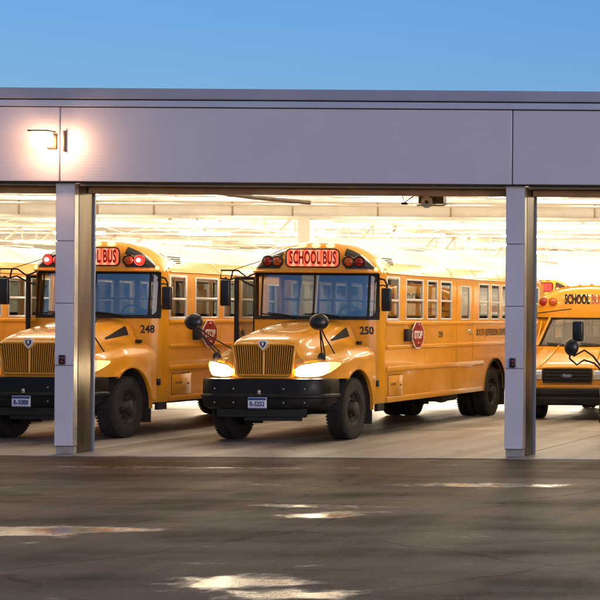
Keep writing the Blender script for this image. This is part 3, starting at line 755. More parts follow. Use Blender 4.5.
    prism(bm, [(-1.124, 2.62)] + [(x, ztop(x) - .25) for x in lin(-1.12, 1.12, 31)] + [(1.124, 2.62)], lambda u, v, d: (u, d, v), 11.96, 12.05)
    for x0, x1 in ((-1.124, -1.0), (-.42, -.34), (.34, .42), (1.0, 1.124)): bx(bm, x0, x1, 11.965, 12.045, 1.9, 2.62)
    obj('rear_wall', bm, 'yellow', root, 40)
    for x0, x1 in ((-1.0, -.42), (-.34, .34), (.42, 1.0)):
        bm = BM(); grid(bm, lambda x, z: (x, 12.0, z), [x0, x1], [1.9, 2.62]); obj('rear_window', bm, 'glass', root, 0)
    # --- sides
    side_panel(root, 1, [(2.25, 2.89)] + WIN_R[:3] + [(6.2, 6.76)] + WIN_R[3:], 2.25)
    side_panel(root, -1, [(2.25, 3.15)] + WIN_L, 3.15)
    make_window(root, 1, 2.25, 2.89, 1.97, 2.75, True, .05, 'driver_window')
    for a, b2 in WIN_R: make_window(root, 1, a, b2)
    for a, b2 in WIN_L: make_window(root, -1, a, b2)
    # emergency door outline on the right side
    bm = BM()
    for y in (5.98, 6.95): bx(bm, 1.1252, 1.136, y - .012, y + .012, 1.07, 2.72, .004)
    bx(bm, 1.1252, 1.136, 5.995, 6.935, 1.055, 1.085, .004)
    ed = obj('emergency_door', bm, 'yellow', root, 40)
    ew = make_window(root, 1, 6.2, 6.76, ZW0, 2.66, False, .03); ew.parent = ed
    bm = BM(); bx(bm, 1.08, 1.1245, 6.2, 6.76, 2.66, ZW1); obj('door_header', bm, 'yellow', ed, 0)
    bm = BM(); lathe(bm, [(.055, .0), (.05, .02), (.03, .022)], (1.126, 6.75, 1.77), 'x', 16); bx(bm, 1.135, 1.16, 6.735, 6.765, 1.68, 1.80, .008); obj('handle', bm, 'chrome', ed, 40)
    # battery box door
    bm = BM(); z0, z1, y0, y1 = .66, 1.02, 2.36, 3.05
    bx(bm, 1.1255, 1.134, y0, y1, z0, z1, .006); bd = obj('battery_door', bm, 'yellow', root, 40)
    bm = BM(); 
    for a, b2, c, d in ((y0 - .012, y0, z0, z1), (y1, y1 + .012, z0, z1), (y0, y1, z0 - .012, z0), (y0, y1, z1, z1 + .012)): bx(bm, 1.1253, 1.1275, a, b2, c, d)
    disc_dome(bm, (1.134, 2.95, .84), (1, 0, 0), .02, .012, 10, 3)
    obj('door_gap', bm, 'matte', bd, 0)
    lettering('battery_lettering', 'BATTERY', 'black_paint', bd, (1.135, 2.6, .86), RIGHT, .06, .001, 1.0, ext=.001)
    # numbers and district name
    xn = .905; lettering('fleet_number', '250', 'black_paint', root, (xn, Y0 + plan(xn) - .004, 1.80), Matrix.Rotation(R(13), 3, 'Z') @ FRONT, .185, .005, .82, ext=.002)
    lettering('fleet_number', '250', 'black_paint', root, (1.128, 5.05, 1.71), RIGHT, .16, .003, 1.05, ext=.001)
    lettering('district_lettering', 'SOUTH JEFFERSON CENTRAL SCHOOL', 'black_paint', root, (1.128, 7.16, 1.735), RIGHT, .185, .004, .90, ext=.001, align='LEFT')
    for o in list(root.children):
        if o.name.startswith('district'): pass
    # stop arm
    sp = empty('stop_arm', (1.165, 3.62, 1.72)); sp.parent = root; sp.rotation_euler = (0, 0, R(-4))
    bm = BM(); bx(bm, .0, .07, -.52, -.35, -.11, .11, .012); tube(bm, [(.04, -.38, .06), (.03, -.235, .06)], .014, 6); tube(bm, [(.04, -.38, -.06), (.03, -.235, -.06)], .014, 6)
    obj('hinge_box', bm, 'matte', sp, 40)
    oc = lambda r: [(r * math.cos(R(22.5 + 45 * k)), r * math.sin(R(22.5 + 45 * k))) for k in range(8)]
    bm = BM(); prism(bm, oc(.262), lambda u, v, d: (d, u, v), .032, .040); obj('sign_border', bm, 'white_paint', sp, 0)
    bm = BM(); prism(bm, oc(.243), lambda u, v, d: (d, u, v), .030, .043); obj('stop_sign', bm, 'stop_red', sp, 0)
    lettering('stop_lettering', 'STOP', 'white_paint', sp, (.0435, 0, -.005), RIGHT, .19, .006, .74, ext=.001)
    for z in (.165, -.165):
        bm = BM(); disc_dome(bm, (.043, 0, z), (1, 0, 0), .038, .022, 14, 4); obj('stop_lamp', bm, 'red_lens', sp, 60)
    # entrance door, swung open at the left side
    dr = BM()
    def leaf(bm, z0=.62, z1=2.72):
        bx(bm, -.07, -.0, -.025, .025, z0, z1, .008); bx(bm, -.40, -.33, -.025, .025, z0, z1, .008)
        for z in (z0, 1.62, z1 - .05): bx(bm, -.33, -.07, -.022, .022, z, z + .05)
    leaf(dr)
    ed2 = obj('entrance_door', dr, 'matte', root, 40, (-1.13, 2.30, 0))
    bm = BM(); grid(bm, lambda x, z: (x, 0, z), [-.33, -.07], [.67, 2.67]); obj('pane', bm, 'glass', ed2, 0)
    bm = BM(); bx(bm, -1.10, -.6, 2.3, 3.1, .45, .50); bx(bm, -1.0, -.6, 2.3, 3.1, .5, .72); obj('entrance_step', bm, 'cabin_floor', root, 0)
    # mirrors
    def mirror(s, x, z0, z1, y, w):
        bm = BM(); bx(bm, s * x - w / 2, s * x + w / 2, y - .05, y + .03, z0, z1, .025, 3)
        mr = obj('mirror', bm, 'black', root, 40)
        bm = BM(); bx(bm, s * x - w / 2 + .015, s * x + w / 2 - .015, y + .0305, y + .034, z0 + .02, z1 - .02); obj('mirror_glass', bm, 'mirror_face', mr, 0)
        return mr
    mr = mirror(1, 1.245, 2.14, 2.54, 1.95, .165)
    bm = BM(); tube(bm, [(1.06, 2.0, 2.66), (1.12, 1.98, 2.70), (1.2, 1.96, 2.68), (1.245, 1.95, 2.60), (1.245, 1.95, 2.5)], .016, 8)
    tube(bm, [(1.08, 2.02, 2.58), (1.16, 1.98, 2.59), (1.245, 1.96, 2.57)], .012, 8); obj('mirror_arm', bm, 'matte', mr, 60)
    mr = mirror(-1, 1.41, 2.21, 2.66, 1.70, .165)
    bm = BM()
    tube(bm, [(-.98, 1.90, 2.78), (-1.12, 1.84, 2.71), (-1.24, 1.78, 2.82), (-1.49, 1.70, 2.82), (-1.50, 1.70, 2.68), (-1.34, 1.70, 2.66), (-1.24, 1.76, 2.70), (-1.10, 1.84, 2.60), (-1.0, 1.9, 2.55)], .015, 8)
    tube(bm, [(-.85, 1.88, 3.0), (-1.05, 1.84, 2.93), (-1.30, 1.74, 2.83)], .007, 6)
    tube(bm, [(-1.30, 1.72, 2.82), (-1.33, 1.71, 2.66)], .013, 6); tube(bm, [(-1.41, 1.70, 2.70), (-1.41, 1.70, 2.60)], .02, 8)
    obj('mirror_arm', bm, 'matte', mr, 60)
    def cross_mirror(c, foot, y, tilt):
        bm = BM(); disc_dome(bm, c, Vector((tilt, -1, .15)), .155, .085, 24, 6); bmesh.ops.scale(bm, vec=(1, 1, .88), verts=bm.verts[:], space=Matrix.Translation(-Vector(c)))
        cm = obj('crossview_mirror', bm, 'black', root, 60)
        bm = BM(); c = Vector(c)
        for fx, fy, fz in foot: tube(bm, [c + Vector((0, .04, -.05)), c.lerp(Vector((fx, fy, fz)), .35) + Vector((0, .02, -.06)), (fx, fy, fz)], .011, 6)
        obj('mirror_arm', bm, 'matte', cm, 60)
    cross_mirror((.80, .18, 1.955), [(.80, .30, 1.43), (.88, .25, 1.40), (.95, .45, 1.44)], .2, .1)
    cross_mirror((-1.25, .22, 1.945), [(-.86, .25, 1.40), (-.95, .50, 1.45), (-.80, .60, 1.50)], .2, -.1)
    for s in (-1, 1):
        bm = BM(); disc_dome(bm, (s * .85, .18, 1.385), (0, -1, .1), .062, .07, 16, 5); bmesh.ops.scale(bm, vec=(1, 1, 1.25), verts=bm.verts[:], space=Matrix.Translation((-s * .85, -.18, -1.385)))
        bx(bm, s * .85 - .035, s * .85 + .035, .17, .26, 1.30, 1.40, .012)
        obj('fender_lamp', bm, 'matte', root, 50)
    # --- wheels, arches and chassis
    for s in (-1, 1):
        make_wheel(root, s * .93, s, YH)
        make_wheel(root, s * .945, s, REAR, .26); make_wheel(root, s * .62, s, REAR, .26, hub=False)
        bm = BM()
        lathe(bm, [(.62, s * 1.08), (.62, s * .45)], (0, YH, ZH), 'x', 24, 0, math.pi); obj('wheel_well', bm, 'matte', root, 60); bm = BM(); lathe(bm, [(.64, s * 1.08), (.64, s * .40)], (0, REAR, ZH), 'x', 24, 0, math.pi)
        obj('wheel_well', bm, 'matte', root, 60)
        bm = BM(); bx(bm, s * .93 - .17, s * .93 + .17, 1.68, 1.70, .22, .75); obj('mud_flap', bm, 'matte', root, 0); bm = BM(); bx(bm, s * .80 - .3, s * .80 + .3, REAR + .72, REAR + .74, .2, .8)
        obj('mud_flap', bm, 'matte', root, 0)
    bm = BM()
    for s in (-1, 1): bx(bm, s * .42 - .04, s * .42 + .04, -.05, 11.8, .62, .86)
    bx(bm, -.8, .8, YH - .07, YH + .07, .42, .58); bx(bm, -.75, .75, REAR - .1, REAR + .1, .42, .62); lathe(bm, [(.0, -.2), (.2, -.18), (.26, 0), (.2, .18), (0, .2)], (0, REAR, .52), 'y', 16)
    bx(bm, -.36, .36, .1, 1.9, .5, 1.1); bx(bm, -1.05, -.5, 5.0, 6.6, .36, .88, .05); bx(bm, .55, 1.02, 5.5, 6.4, .42, .88, .05)
    bx(bm, -1.08, 1.08, 2.0, 11.9, .84, .899); bx(bm, -.42, .42, -.1, .0, .5, .75)
    tube(bm, [(.3, 2, .5), (.3, 11.9, .45)], .05, 8)
    for y in (3.2, 4.0, 4.8, 7.0, 9.6, 10.6): bx(bm, -1.07, 1.07, y - .03, y + .03, .70, .84)
    obj('chassis', bm, 'chassis', root, 30)
    for s in (-1, 1):
        bm = BM(); bx(bm, s * 1.09 - .03, s * 1.09 + .03, 1.90, 2.2, .42, .549); obj('step_bracket', bm, 'matte', root, 0)
    # --- inside
    for i in range(11):
        y = 3.5 + i * .76
        for s in (-1, 1):
            bm = BM(); bx(bm, s * .66 - .4, s * .66 + .4, y, y + .10, 1.25, 2.08, .04, 3); bx(bm, s * .66 - .4, s * .66 + .4, y - .42, y - .002, 1.25, 1.40, .04, 3)
            obj('seat', bm, 'seat', root, 50)
    bm = BM(); bx(bm, .30, .80, 2.75, 2.87, 1.2, 2.15, .05, 3); bx(bm, .30, .80, 2.35, 2.745, 1.2, 1.35, .05, 3); obj('driver_seat', bm, 'matte', root, 50)
    bm = BM(); bx(bm, -.98, .98, 2.02, 2.28, 1.5, 1.95, .05, 3); obj('dashboard', bm, 'matte', root, 50)
    bm = BM(); c = Vector((.52, 2.30, 2.03)); ax = Vector((0, .8, .6)); a = Vector((1, 0, 0)); b2 = ax.cross(a)
    tube(bm, [c + (a * math.cos(t) + b2 * math.sin(t)) * .23 for t in lin(0, 2 * math.pi, 25)], .016, 6, False); tube(bm, [c - a * .23, c + a * .23], .014, 6); tube(bm, [c, c - ax * .25], .03, 6)
    obj('steering_wheel', bm, 'matte', root, 60)
    return root

# ------------------------------------------------------------------ small van-fronted bus
def make_minibus(name, moff):
    root = empty(name)
    # cab and hood
    def prof(y, w, zt, zs, zb):       # half section top centre -> shoulder -> side -> bottom
        return [(0, zt), (w * .45, zt - .005), (w * .78, zt - .03), (w * .93, zs + .04), (w, zs - .08), (w * 1.02, (zs + zb) / 2), (w * 1.0, zb)]
    secs = [(0.0, .90, 1.06, .98, .66), (.05, .935, 1.10, 1.03, .66), (.2, .955, 1.16, 1.10, .66), (.45, .965, 1.25, 1.17, .66), (.75, .97, 1.36, 1.24, .66), (.95, .97, 1.46, 1.28, .66)]
    bm = BM(); rings = []
    for y, w, zt, zs, zb in secs:
        h = prof(y, w, zt, zs, zb); rings.append([(-x, y, z) for x, z in h[:0:-1]] + [(x, y, z) for x, z in h])
    vr = loft(bm, rings); bm.faces.new(vr[0])
    hd = obj('hood', bm, 'yellow', root, 40)
    for s in (-1, 1):
        bm = BM(); tube(bm, [(s * .55, .02, 1.085), (s * .5, .3, 1.215), (s * .46, .7, 1.36), (s * .44, .95, 1.475)], .014, 6)
        obj('hood_crease', bm, 'yellow', hd, 60)
    bm = BM(); bx(bm, -.95, .95, .20, 2.2, .4, .659); bx(bm, -.90, .90, -.01, .1, .62, .70, .02); bx(bm, -.97, .97, .95, 1.75, .66, 1.46, .03)
    obj('cab_body', bm, 'yellow', root, 40)
    # windshield, pillars and cab roof
    w0, w1 = .90, .78
    P = lambda x, t: (x * (w0 + (w1 - w0) * t) / .9, .96 + .50 * t + .10 * (x / .9) ** 2, 1.47 + .56 * t)
    bm = BM(); grid(bm, P, lin(-.86, .86, 15), [0.02, .5, .98]); ws = obj('windshield', bm, 'windshield', root, 60)
    for s in (-1, 1):
        bm = BM(); tube(bm, [Vector(P(s * .9, t)) for t in lin(-.02, 1.04, 6)], .045, 8); obj('pillar', bm, 'yellow', root, 60)
    bm = BM(); tube(bm, [Vector(P(x, -.01)) + Vector((0, -.01, 0)) for x in lin(-.88, .88, 13)], .022, 6); tube(bm, [Vector(P(x, 1.0)) for x in lin(-.88, .88, 13)], .02, 6)
    for s in (-1, 1): tube(bm, [Vector(P(s * .865, t)) + Vector((0, -.03, 0)) for t in lin(0, 1, 5)], .016, 6)
    obj('windshield_gasket', bm, 'matte', ws, 60)
    for x0, x1 in ((-.1, -.72), (.62, .0)):
        bm = BM(); tube(bm, [Vector(P(x0, 0)) + Vector((0, -.03, -.02)), Vector(P((x0 + x1) / 2, .06)) + Vector((0, -.035, 0)), Vector(P(x1, .10)) + Vector((0, -.03, 0))], .012, 6); obj('wiper', bm, 'matte', root, 60)
    bm = BM(); bx(bm, -.85, .85, 1.08, 1.3, 1.2, 1.5, .05); obj('dashboard', bm, 'matte', root, 40)
    for s in (-1, 1):
        bm = BM(); bx(bm, s * .4 - .25, s * .4 + .25, 1.95, 2.1, 1.0, 1.95, .07, 3); obj('seat', bm, 'curtain', root, 50)
    # cab sides with door windows
    for s in (-1, 1):
        bm = BM(); prism(bm, [(1.0, 1.36), (1.5, 1.98), (1.75, 1.98), (1.75, 1.36)], lambda u, v, d: (s * d, u, v), .93, .955)
        o = obj('cab_door', bm, 'yellow', root, 20)
        bm = BM(); prism(bm, [(1.14, 1.44), (1.5, 1.9), (1.70, 1.9), (1.70, 1.44)], lambda u, v, d: (s * d, u, v), .956, .960); obj('door_window', bm, 'matte', o, 0)
    # bus body: bulkhead cap and shell
    hw = 1.085
    mx = [0, .3, .6, .85, 1.0, 1.06, hw]; mz = [2.74, 2.725, 2.68, 2.60, 2.50, 2.42, 2.30]
    mtop = lambda x: hermite(mx, mz, abs(x))
    pl = lambda x: .16 * (abs(x) / hw) ** 4
    def capm(x, v):
        zb = 2.02; z = zb + (mtop(x) - zb) * v; yb = 1.50 + pl(x); return (x, yb + (2.0 - yb) * (1 - max(0, 1 - v ** 5) ** .5), z)
    bm = BM(); grid(bm, capm, lin(-hw, hw, 41), [0, .2, .4, .6, .75, .85, .92, .97, 1.0])
    for s in (-1, 1):
        cols = []
        for t in lin(0, 1, 6):
            z = 2.02 - (2.02 - 1.2) * t
            xin = .80 + .14 * t; yin = 1.52 - .40 * t
            cols.append([(s * xin, yin + .05, z), (s * (xin + hw) / 2, (yin + 1.62) / 2 + .05, z), (s * hw, 1.66, z)])
        loft(bm, cols)
    cp = obj('front_cap', bm, 'yellow', root, 50)
    yf = lambda x, z: capm(x, (z - 2.02) / (mtop(x) - 2.02))[1]
    bm = BM(); tube(bm, [(x, yf(x, 2.04) - .01, 2.04 + .0 * x) for x in lin(-hw + .01, hw - .01, 31)], .014, 6)
    tube(bm, [(x, yf(x, 2.17) - .004, 2.235 - .10 * ((abs(x) - .3) / .8)) for x in lin(-1.07, -.33, 12)], .008, 5); obj('cap_seam', bm, 'chassis', cp, 60)
    bm = BM(); tube(bm, [(x, yf(x, mtop(x) - .02) - .02, mtop(x) - .02) for x in lin(-1.02, 1.02, 31)], .016, 6); obj('cap_moulding', bm, 'yellow', cp, 60)
    for x in (-.5, -.25, 0, .25, .5):
        bm = BM(); z = mtop(x) - .015; disc_dome(bm, (x, yf(x, z) - .0, z), (0, -.7, .7), .05, .035, 12, 4); obj('marker_lamp', bm, 'amber_lens', root, 60)
    for s in (-1, 1):
        for x, nm, mt in ((.73, 'amber_warning_lamp', 'amber_lens'), (.945, 'red_warning_lamp', 'red_lens')):
            bm = BM(); c = Vector((s * x, yf(x, 2.37) - .012, 2.37)); disc_dome(bm, c, (s * .1, -1, 0), .088, .04, 22, 5); lp = obj(nm, bm, mt, root, 60)
            bm = BM(); tube(bm, [c + Vector((math.cos(t) * .096, 0, math.sin(t) * .096)) for t in lin(0, 2 * math.pi, 21)], .012, 6, False); obj('lamp_hood', bm, 'yellow', lp, 60)
    lettering('sign_lettering', 'SCHOOL', 'black_paint', root, (-.215, yf(.2, 2.42) - .008, 2.425), FRONT, .275, .010, .47, ext=.006)
    lettering('sign_lettering', 'BUS', 'pink_paint', root, (.19, yf(.2, 2.42) - .008, 2.425), FRONT, .275, .010, .47, ext=.006)
    bm = BM(); grid(bm, lambda x, y: (x, y, mtop(x)), lin(-hw, hw, 41), [2.0, 4.0, 6.5, 7.0]); obj('roof', bm, 'roof_white', root, 60)
    for s in (-1, 1):
        bm = BM(); a, b2 = sorted((s * (hw - .04), s * hw))
        bx(bm, a, b2, 1.66, 7.0, .5, 1.6); bx(bm, a, b2, 1.66, 7.0, 2.15, 2.30)
        ws_ = [(2.1 + .8 * i, 2.1 + .8 * i + .68) for i in range(6)]
        ys = [1.66] + [v for w in ws_ for v in w] + [7.0]
        for p, q in zip(ys[::2], ys[1::2]): bx(bm, a, b2, p, q, 1.6, 2.15)
        sd = obj('body_side', bm, 'yellow', root, 30)
        bm = BM()
        for z in (.8, 1.2, 1.5):
            lo, hi = sorted((s * (hw + .0005), s * (hw + .018))); bx(bm, lo, hi, 1.7, 6.95, z - .03, z + .03, .008)
        obj('rub_rail', bm, 'yellow', sd, 40)
        for p, q in ws_:
            bm = BM(); lo, hi = sorted((s * (hw - .03), s * (hw + .006)))
            for y0, y1, z0, z1 in ((p, p + .03, 1.6, 2.15), (q - .03, q, 1.6, 2.15), (p + .03, q - .03, 1.6, 1.63), (p + .03, q - .03, 2.12, 2.15), (p + .03, q - .03, 1.86, 1.89)): bx(bm, lo, hi, y0, y1, z0, z1)
            fr = obj('window', bm, 'alu', root, 0)
            bm = BM(); grid(bm, lambda y, z: (s * (hw - .01), y, z), [p + .02, q - .02], [1.62, 2.13]); obj('pane', bm, 'glass', fr, 0)
    bm = BM(); prism(bm, [(-hw, .5)] + [(x, mtop(x)) for x in lin(-hw, hw, 21)] + [(hw, .5)], lambda u, v, d: (u, d, v), 6.96, 7.0); obj('rear_wall', bm, 'yellow', root, 30)
    bm = BM(); bx(bm, -1.04, 1.04, 1.9, 6.95, .62, .70); obj('cabin_floor', bm, 'cabin_floor', root, 0)
    # grille, lights, bumper
    bm = BM(); bx(bm, -.47, .47, -.03, .005, .76, 1.02, .02); gr = obj('grille', bm, 'matte', root, 40)
    bm = BM()
    for z in (.82, .89, .96): bx(bm, -.44, .44, -.045, -.0305, z - .012, z + .012, .004)
    bx(bm, -.49, .49, -.042, -.0305, 1.005, 1.035, .008); bx(bm, -.49, .49, -.042, -.0305, .745, .772, .008)
    for x in (-.48, .48): bx(bm, x - .015, x + .015, -.041, -.0306, .772, 1.005)
    obj('grille_bars', bm, 'chassis', gr, 40)
    bm = BM(); prism(bm, [(.11 * math.cos(t), .89 + .047 * math.sin(t)) for t in lin(0, 2 * math.pi, 25)[:-1]], lambda u, v, d: (u, d, v), -.06, -.046); em = obj('emblem', bm, 'chrome', root, 0)
    bm = BM(); prism(bm, [(.10 * math.cos(t), .89 + .04 * math.sin(t)) for t in lin(0, 2 * math.pi, 25)[:-1]], lambda u, v, d: (u, d, v), -.063, -.06); obj('emblem_field', bm, 'oval_blue', em, 0)
    lettering('emblem_script', 'Ford', 'plate_white', em, (0, -.064, .892), FRONT, .075, 0, .95, ext=.001)
    for s in (-1, 1):
        bm = BM(); lo, hi = sorted((s * .50, s * .74)); bx(bm, lo, hi, -.03, .02, .80, 1.0, .03, 3); hl = obj('headlight', bm, 'clear_lens', root, 40)
        bm = BM(); lo, hi = sorted((s * .75, s * .88)); bx(bm, lo, hi, -.02, .06, .80, 1.0, .02, 3); obj('turn_lens', bm, 'amber_lens', hl, 40)
    bpth = [(0, -.20), (.5, -.19), (.8, -.15), (.93, -.06), (.97, .10), (.975, .25)]; bpth = [(-x, y) for x, y in bpth[:0:-1]] + bpth
    bm = BM(); rings = []
    for x, y in bpth:
        n = Vector((x * .5, y - .4)).normalized()
        rings.append([(x + n.x * o, y + n.y * o, z) for o, z in ((-.1, .64), (-.01, .635), (.0, .61), (0, .52), (-.02, .50), (-.02, .46), (0, .44), (0, .34), (-.03, .31), (-.1, .30))])
    loft(bm, rings); obj('bumper', bm, 'bumper', root, 35)
    bm = BM()
    tube(bm, [(-.92, .25, 1.12), (-1.05, .12, 1.30), (-1.2, .0, 1.36), (-(moff - .12), -.05, 1.28), (-moff, -.05, 1.38), (-moff, -.05, 1.5)], .016, 8)
    tube(bm, [(-.95, .40, 1.15), (-1.1, .2, 1.42), (-1.22, .1, 1.52), (-moff + .05, .0, 1.42), (-moff, .0, 1.52)], .016, 8)
    tube(bm, [(-moff, -.02, 1.5), (-moff + .10, .04, 1.72)], .02, 8)
    bm2 = BM(); bx(bm2, -moff + .02, -moff + .20, -.0, .08, 1.66, 2.0, .03, 3); mr = obj('mirror', bm2, 'black', root, 40)
    obj('mirror_arm', bm, 'matte', mr, 60)
    bm = BM(); c = (-moff + .03, -.05, 1.57); disc_dome(bm, c, (-.1, -1, .1), .145, .08, 24, 6); bmesh.ops.scale(bm, vec=(.85, 1, 1), verts=bm.verts[:], space=Matrix.Translation(-Vector(c))); obj('crossview_mirror', bm, 'black', root, 60)
    for s in (-1, 1):
        make_wheel(root, s * .80, s, .75, .22, .385); make_wheel(root, s * .84, s, 5.0, .22, .385)
    bm = BM(); bx(bm, -.8, .8, .65, .85, .3, .45); bx(bm, -.8, .8, 4.9, 5.1, .3, .45)
    for s in (-1, 1): bx(bm, s * .4 - .04, s * .4 + .04, .1, 6.9, .40, .61)
    bx(bm, -.35, .35, .1, 1.3, .35, .65)
    obj('chassis', bm, 'chassis', root, 30)
    return root

# ------------------------------------------------------------------ place the buses
FLEET = 'full-size yellow school buses parked in the garage'
b250 = make_bus('school_bus'); b250.location = (-12.65, 29.0, 0)
tag(b250, 'full-size yellow school bus numbered 250 with blazing headlights, standing between the two columns', 'school bus', FLEET)

def variant(src, loc, number, label):
    c = copy_tree(src); c.location = loc; tag(c, label, 'school bus', FLEET)
    for ch in list(c.children):
        st = ch.name.split('.')[0]
        if st == 'fleet_number':
            if number is None: bpy.data.objects.remove(ch)
            else:
                big = ch.location.x < 1.1
                me = text_mesh(number, .185 if big else .16, .005 if big else .003, .82 if big else 1.05, ext=.002 if big else .001)
                me.materials.clear(); me.materials.append(M['black_paint']); ch.data = me
        elif st == 'entrance_door': ch.rotation_euler = (0, 0, R(88))
    return c

b248 = variant(b250, (-16.42, 29.0, 0), '248', 'full-size yellow school bus numbered 248 with red warning lamps lit, half behind the lamp-side column')
for ch in list(b248.children):
    st = ch.name.split('.')[0]
    if st == 'red_warning_lamp':
        me = ch.data.copy(); me.materials.clear(); me.materials.append(M['red_lit']); ch.data = me
        bm = BM(); c = sum((v.co for v in me.vertices), Vector()) / len(me.vertices)
        disc_dome(bm, c + Vector((0, -.03, 0)), (0, -1, 0), .034, .012, 16, 4); obj('lamp_bulb', bm, 'red_core', ch, 60)
    elif st == 'headlight':
        ch.data = ch.data.copy(); ch.data.materials.clear(); ch.data.materials.append(M['head_dim'])
    elif st == 'license_plate':
        for g in ch.children:
            if g.name.startswith('plate_number'):
                me = text_mesh('R-5088', .105, .004, .78, ext=.001); me.materials.clear(); me.materials.append(M['plate_blue']); g.data = me
b3 = variant(b250, (-20.2, 28.65, 0), None, 'full-size yellow school bus beyond bus 248, only its side windows and white roof in view')
b4 = variant(b250, (-17.0, 58.0, 0), None, 'distant full-size yellow school bus in the back row, cap peeking over the small van-fronted bus')
for b in (b3, b4):
    off = {'head_lit': 'clear_lens', 'turn_lit': 'amber_lens'}
    for ch in b.children_recursive:
        if ch.type == 'MESH' and ch.data.materials and ch.name.split('.')[0] in ('headlight', 'turn_lens', 'destination_sign', 'marker_lamp'):
            me = ch.data.copy(); nm = {'head': 'clear_lens', 'dest': 'red_lens'}.get(ch.name[:4], 'amber_lens')
            me.materials.clear(); me.materials.append(M[nm]); ch.data = me
m1 = make_minibus('small_school_bus', .98); m1.location = (-9.64, 36.0, 0)
tag(m1, 'small van-fronted yellow school bus with black painted SCHOOL lettering, beside the right column', 'school bus', 'small van-fronted school buses')
m2 = make_minibus('small_school_bus', 1.42); m2.location = (-6.46, 29.6, 0)
tag(m2, 'school bus cut off by the right edge, black mirrors on curved arms in view', 'school bus', 'small van-fronted school buses')

# ------------------------------------------------------------------ the garage
G = empty('bus_garage', (-11, 26.5, 0))
tag(G, 'open-fronted silver metal bus garage with a deep white lit interior', 'garage')
inv = Matrix.Translation((11, -26.5, 0))
def gobj(name, bm, mat, parent=None, smooth=20):
    bmesh.ops.transform(bm, matrix=inv, verts=bm.verts[:])
    return obj(name, bm, mat, parent or G, smooth)

COLS = [-27.904, -21.277, -14.65, -8.023, -1.396, 5.231]
XL, XR = -46.0, 10.0
edges = [XL] + [x + .13 for x in COLS] + [XR]
for a, b2 in zip(edges, edges[1:]):
    bm = BM(); bx(bm, a + .008, b2 - .008, 26.36, 26.52, 4.0, 5.085, .012); gobj('fascia_panel', bm, 'fascia')
bm = BM(); bx(bm, XL, XR, 26.40, 26.60, 3.99, 5.2); gobj('fascia_backing', bm, 'joint')
bm = BM(); bx(bm, XL, XR, 26.33, 26.7, 5.097, 5.19, .008); gobj('trim_band', bm, 'trim')
bm = BM(); bx(bm, XL, XR, 26.31, 26.75, 5.205, 5.365, .015); gobj('coping', bm, 'coping')
bm = BM(); bx(bm, XL, XR, 26.38, 26.7, 5.19, 5.205); bx(bm, XL, XR, 26.38, 26.39, 5.086, 5.097); gobj('trim_joint', bm, 'joint')
for x in COLS:
    bm = BM(); bx(bm, x + .015, x + .285, 26.615, 27.0, 0, 3.985, .006); col = gobj('column', bm, 'jamb')
    for z0, z1 in ((.115, 1.296), (1.304, 2.212), (2.220, 3.128), (3.136, 3.985)):
        bm = BM(); bx(bm, x, x + .272, 26.5, 26.60, z0, z1, .006); gobj('cladding_panel', bm, 'clad', col)
    bm = BM(); bx(bm, x + .01, x + .265, 26.51, 26.612, .105, 3.98); gobj('cladding_backing', bm, 'joint', col)
    bm = BM(); bx(bm, x + .274, x + .279, 26.505, 26.612, .115, 3.98); gobj('return_flange', bm, 'galv', col)
    bm = BM(); bx(bm, x + .005, x + .310, 27.003, 27.04, 0.0, 3.985, .004); gobj('rear_flange', bm, 'jamb_blue', col)
    bm = BM(); bx(bm, x + .01, x + .27, 26.54, 26.614, .0, .103); gobj('base_plate', bm, 'galv', col)
for a, b2 in zip(COLS, COLS[1:]):
    bm = BM(); n = 5
    x0, x1 = a + .30, b2 + .0
    bx(bm, x0 - .3, x1 + .0, 26.62, 26.66, 3.955, 3.988)
    for k in range(4): lathe(bm, [(.026, x0), (.026, x1)], (0, 26.84 + .025 * k, 3.955 - .026 - .035 * k + .06), 'x', 8)
    bx(bm, x0, x1, 26.84, 27.0, 3.86, 3.97)
    dh = gobj('door_header', bm, 'door_metal')
    bm = BM(); bx(bm, x0, x1, 26.605, 26.62, 3.955, 3.997); gobj('header_lip', bm, 'galv', dh)
YBK = 84.0
bm = BM(); bx(bm, XL, XR, 26.7, YBK, 5.30, 5.40)
for k in range(int((YBK - 46) / .6)): pass
gobj('roof_deck', bm, 'ceiling')
bm = BM(); bx(bm, XL, XR, YBK, YBK + .2, 0, 5.3); gobj('back_wall', bm, 'wall')
bm = BM(); bx(bm, XL - .2, XL, 26.4, YBK, 0, 5.36); gobj('side_wall', bm, 'wall')
bm = BM(); bx(bm, XR, XR + .2, 26.4, YBK, 0, 5.36); gobj('side_wall', bm, 'wall')
# bar joists across the bays
for i in range(7):
    y = 49.5 + i * 5.2
    bm = BM(); bx(bm, XL, XR, y - .04, y + .04, 5.22, 5.298); bx(bm, XL, XR, y - .03, y + .03, 4.94, 4.98)
    n = 64; xs = lin(XL + .2, XR - .2, n)
    for k in range(n - 1): tube(bm, [(xs[k], y, 5.22 if k % 2 else 4.97), (xs[k + 1], y, 4.97 if k % 2 else 5.22)], .014, 4, False)
    gobj('bar_joist', bm, 'steel_white')
# lattice girders down the depth
for X in (-23.0, -9.9, -36.1):
    bm = BM(); bx(bm, X - .06, X + .06, 47.0, 83.8, 5.08, 5.20); gi = gobj('lattice_girder', bm, 'steel_tan')
    bm = BM(); bx(bm, X - .05, X + .05, 47.0, 83.8, 4.52, 4.58)
    y = 47.4; k = 0
    while y < 83:
        tube(bm, [(X, y, 4.57), (X, y + 1.05, 5.09)], .04, 4, False); tube(bm, [(X, y + 1.05, 5.09), (X, y + 1.1, 4.57)], .03, 4, False)
        y += 2.1
    gobj('girder_web', bm, 'steel_pale', gi)
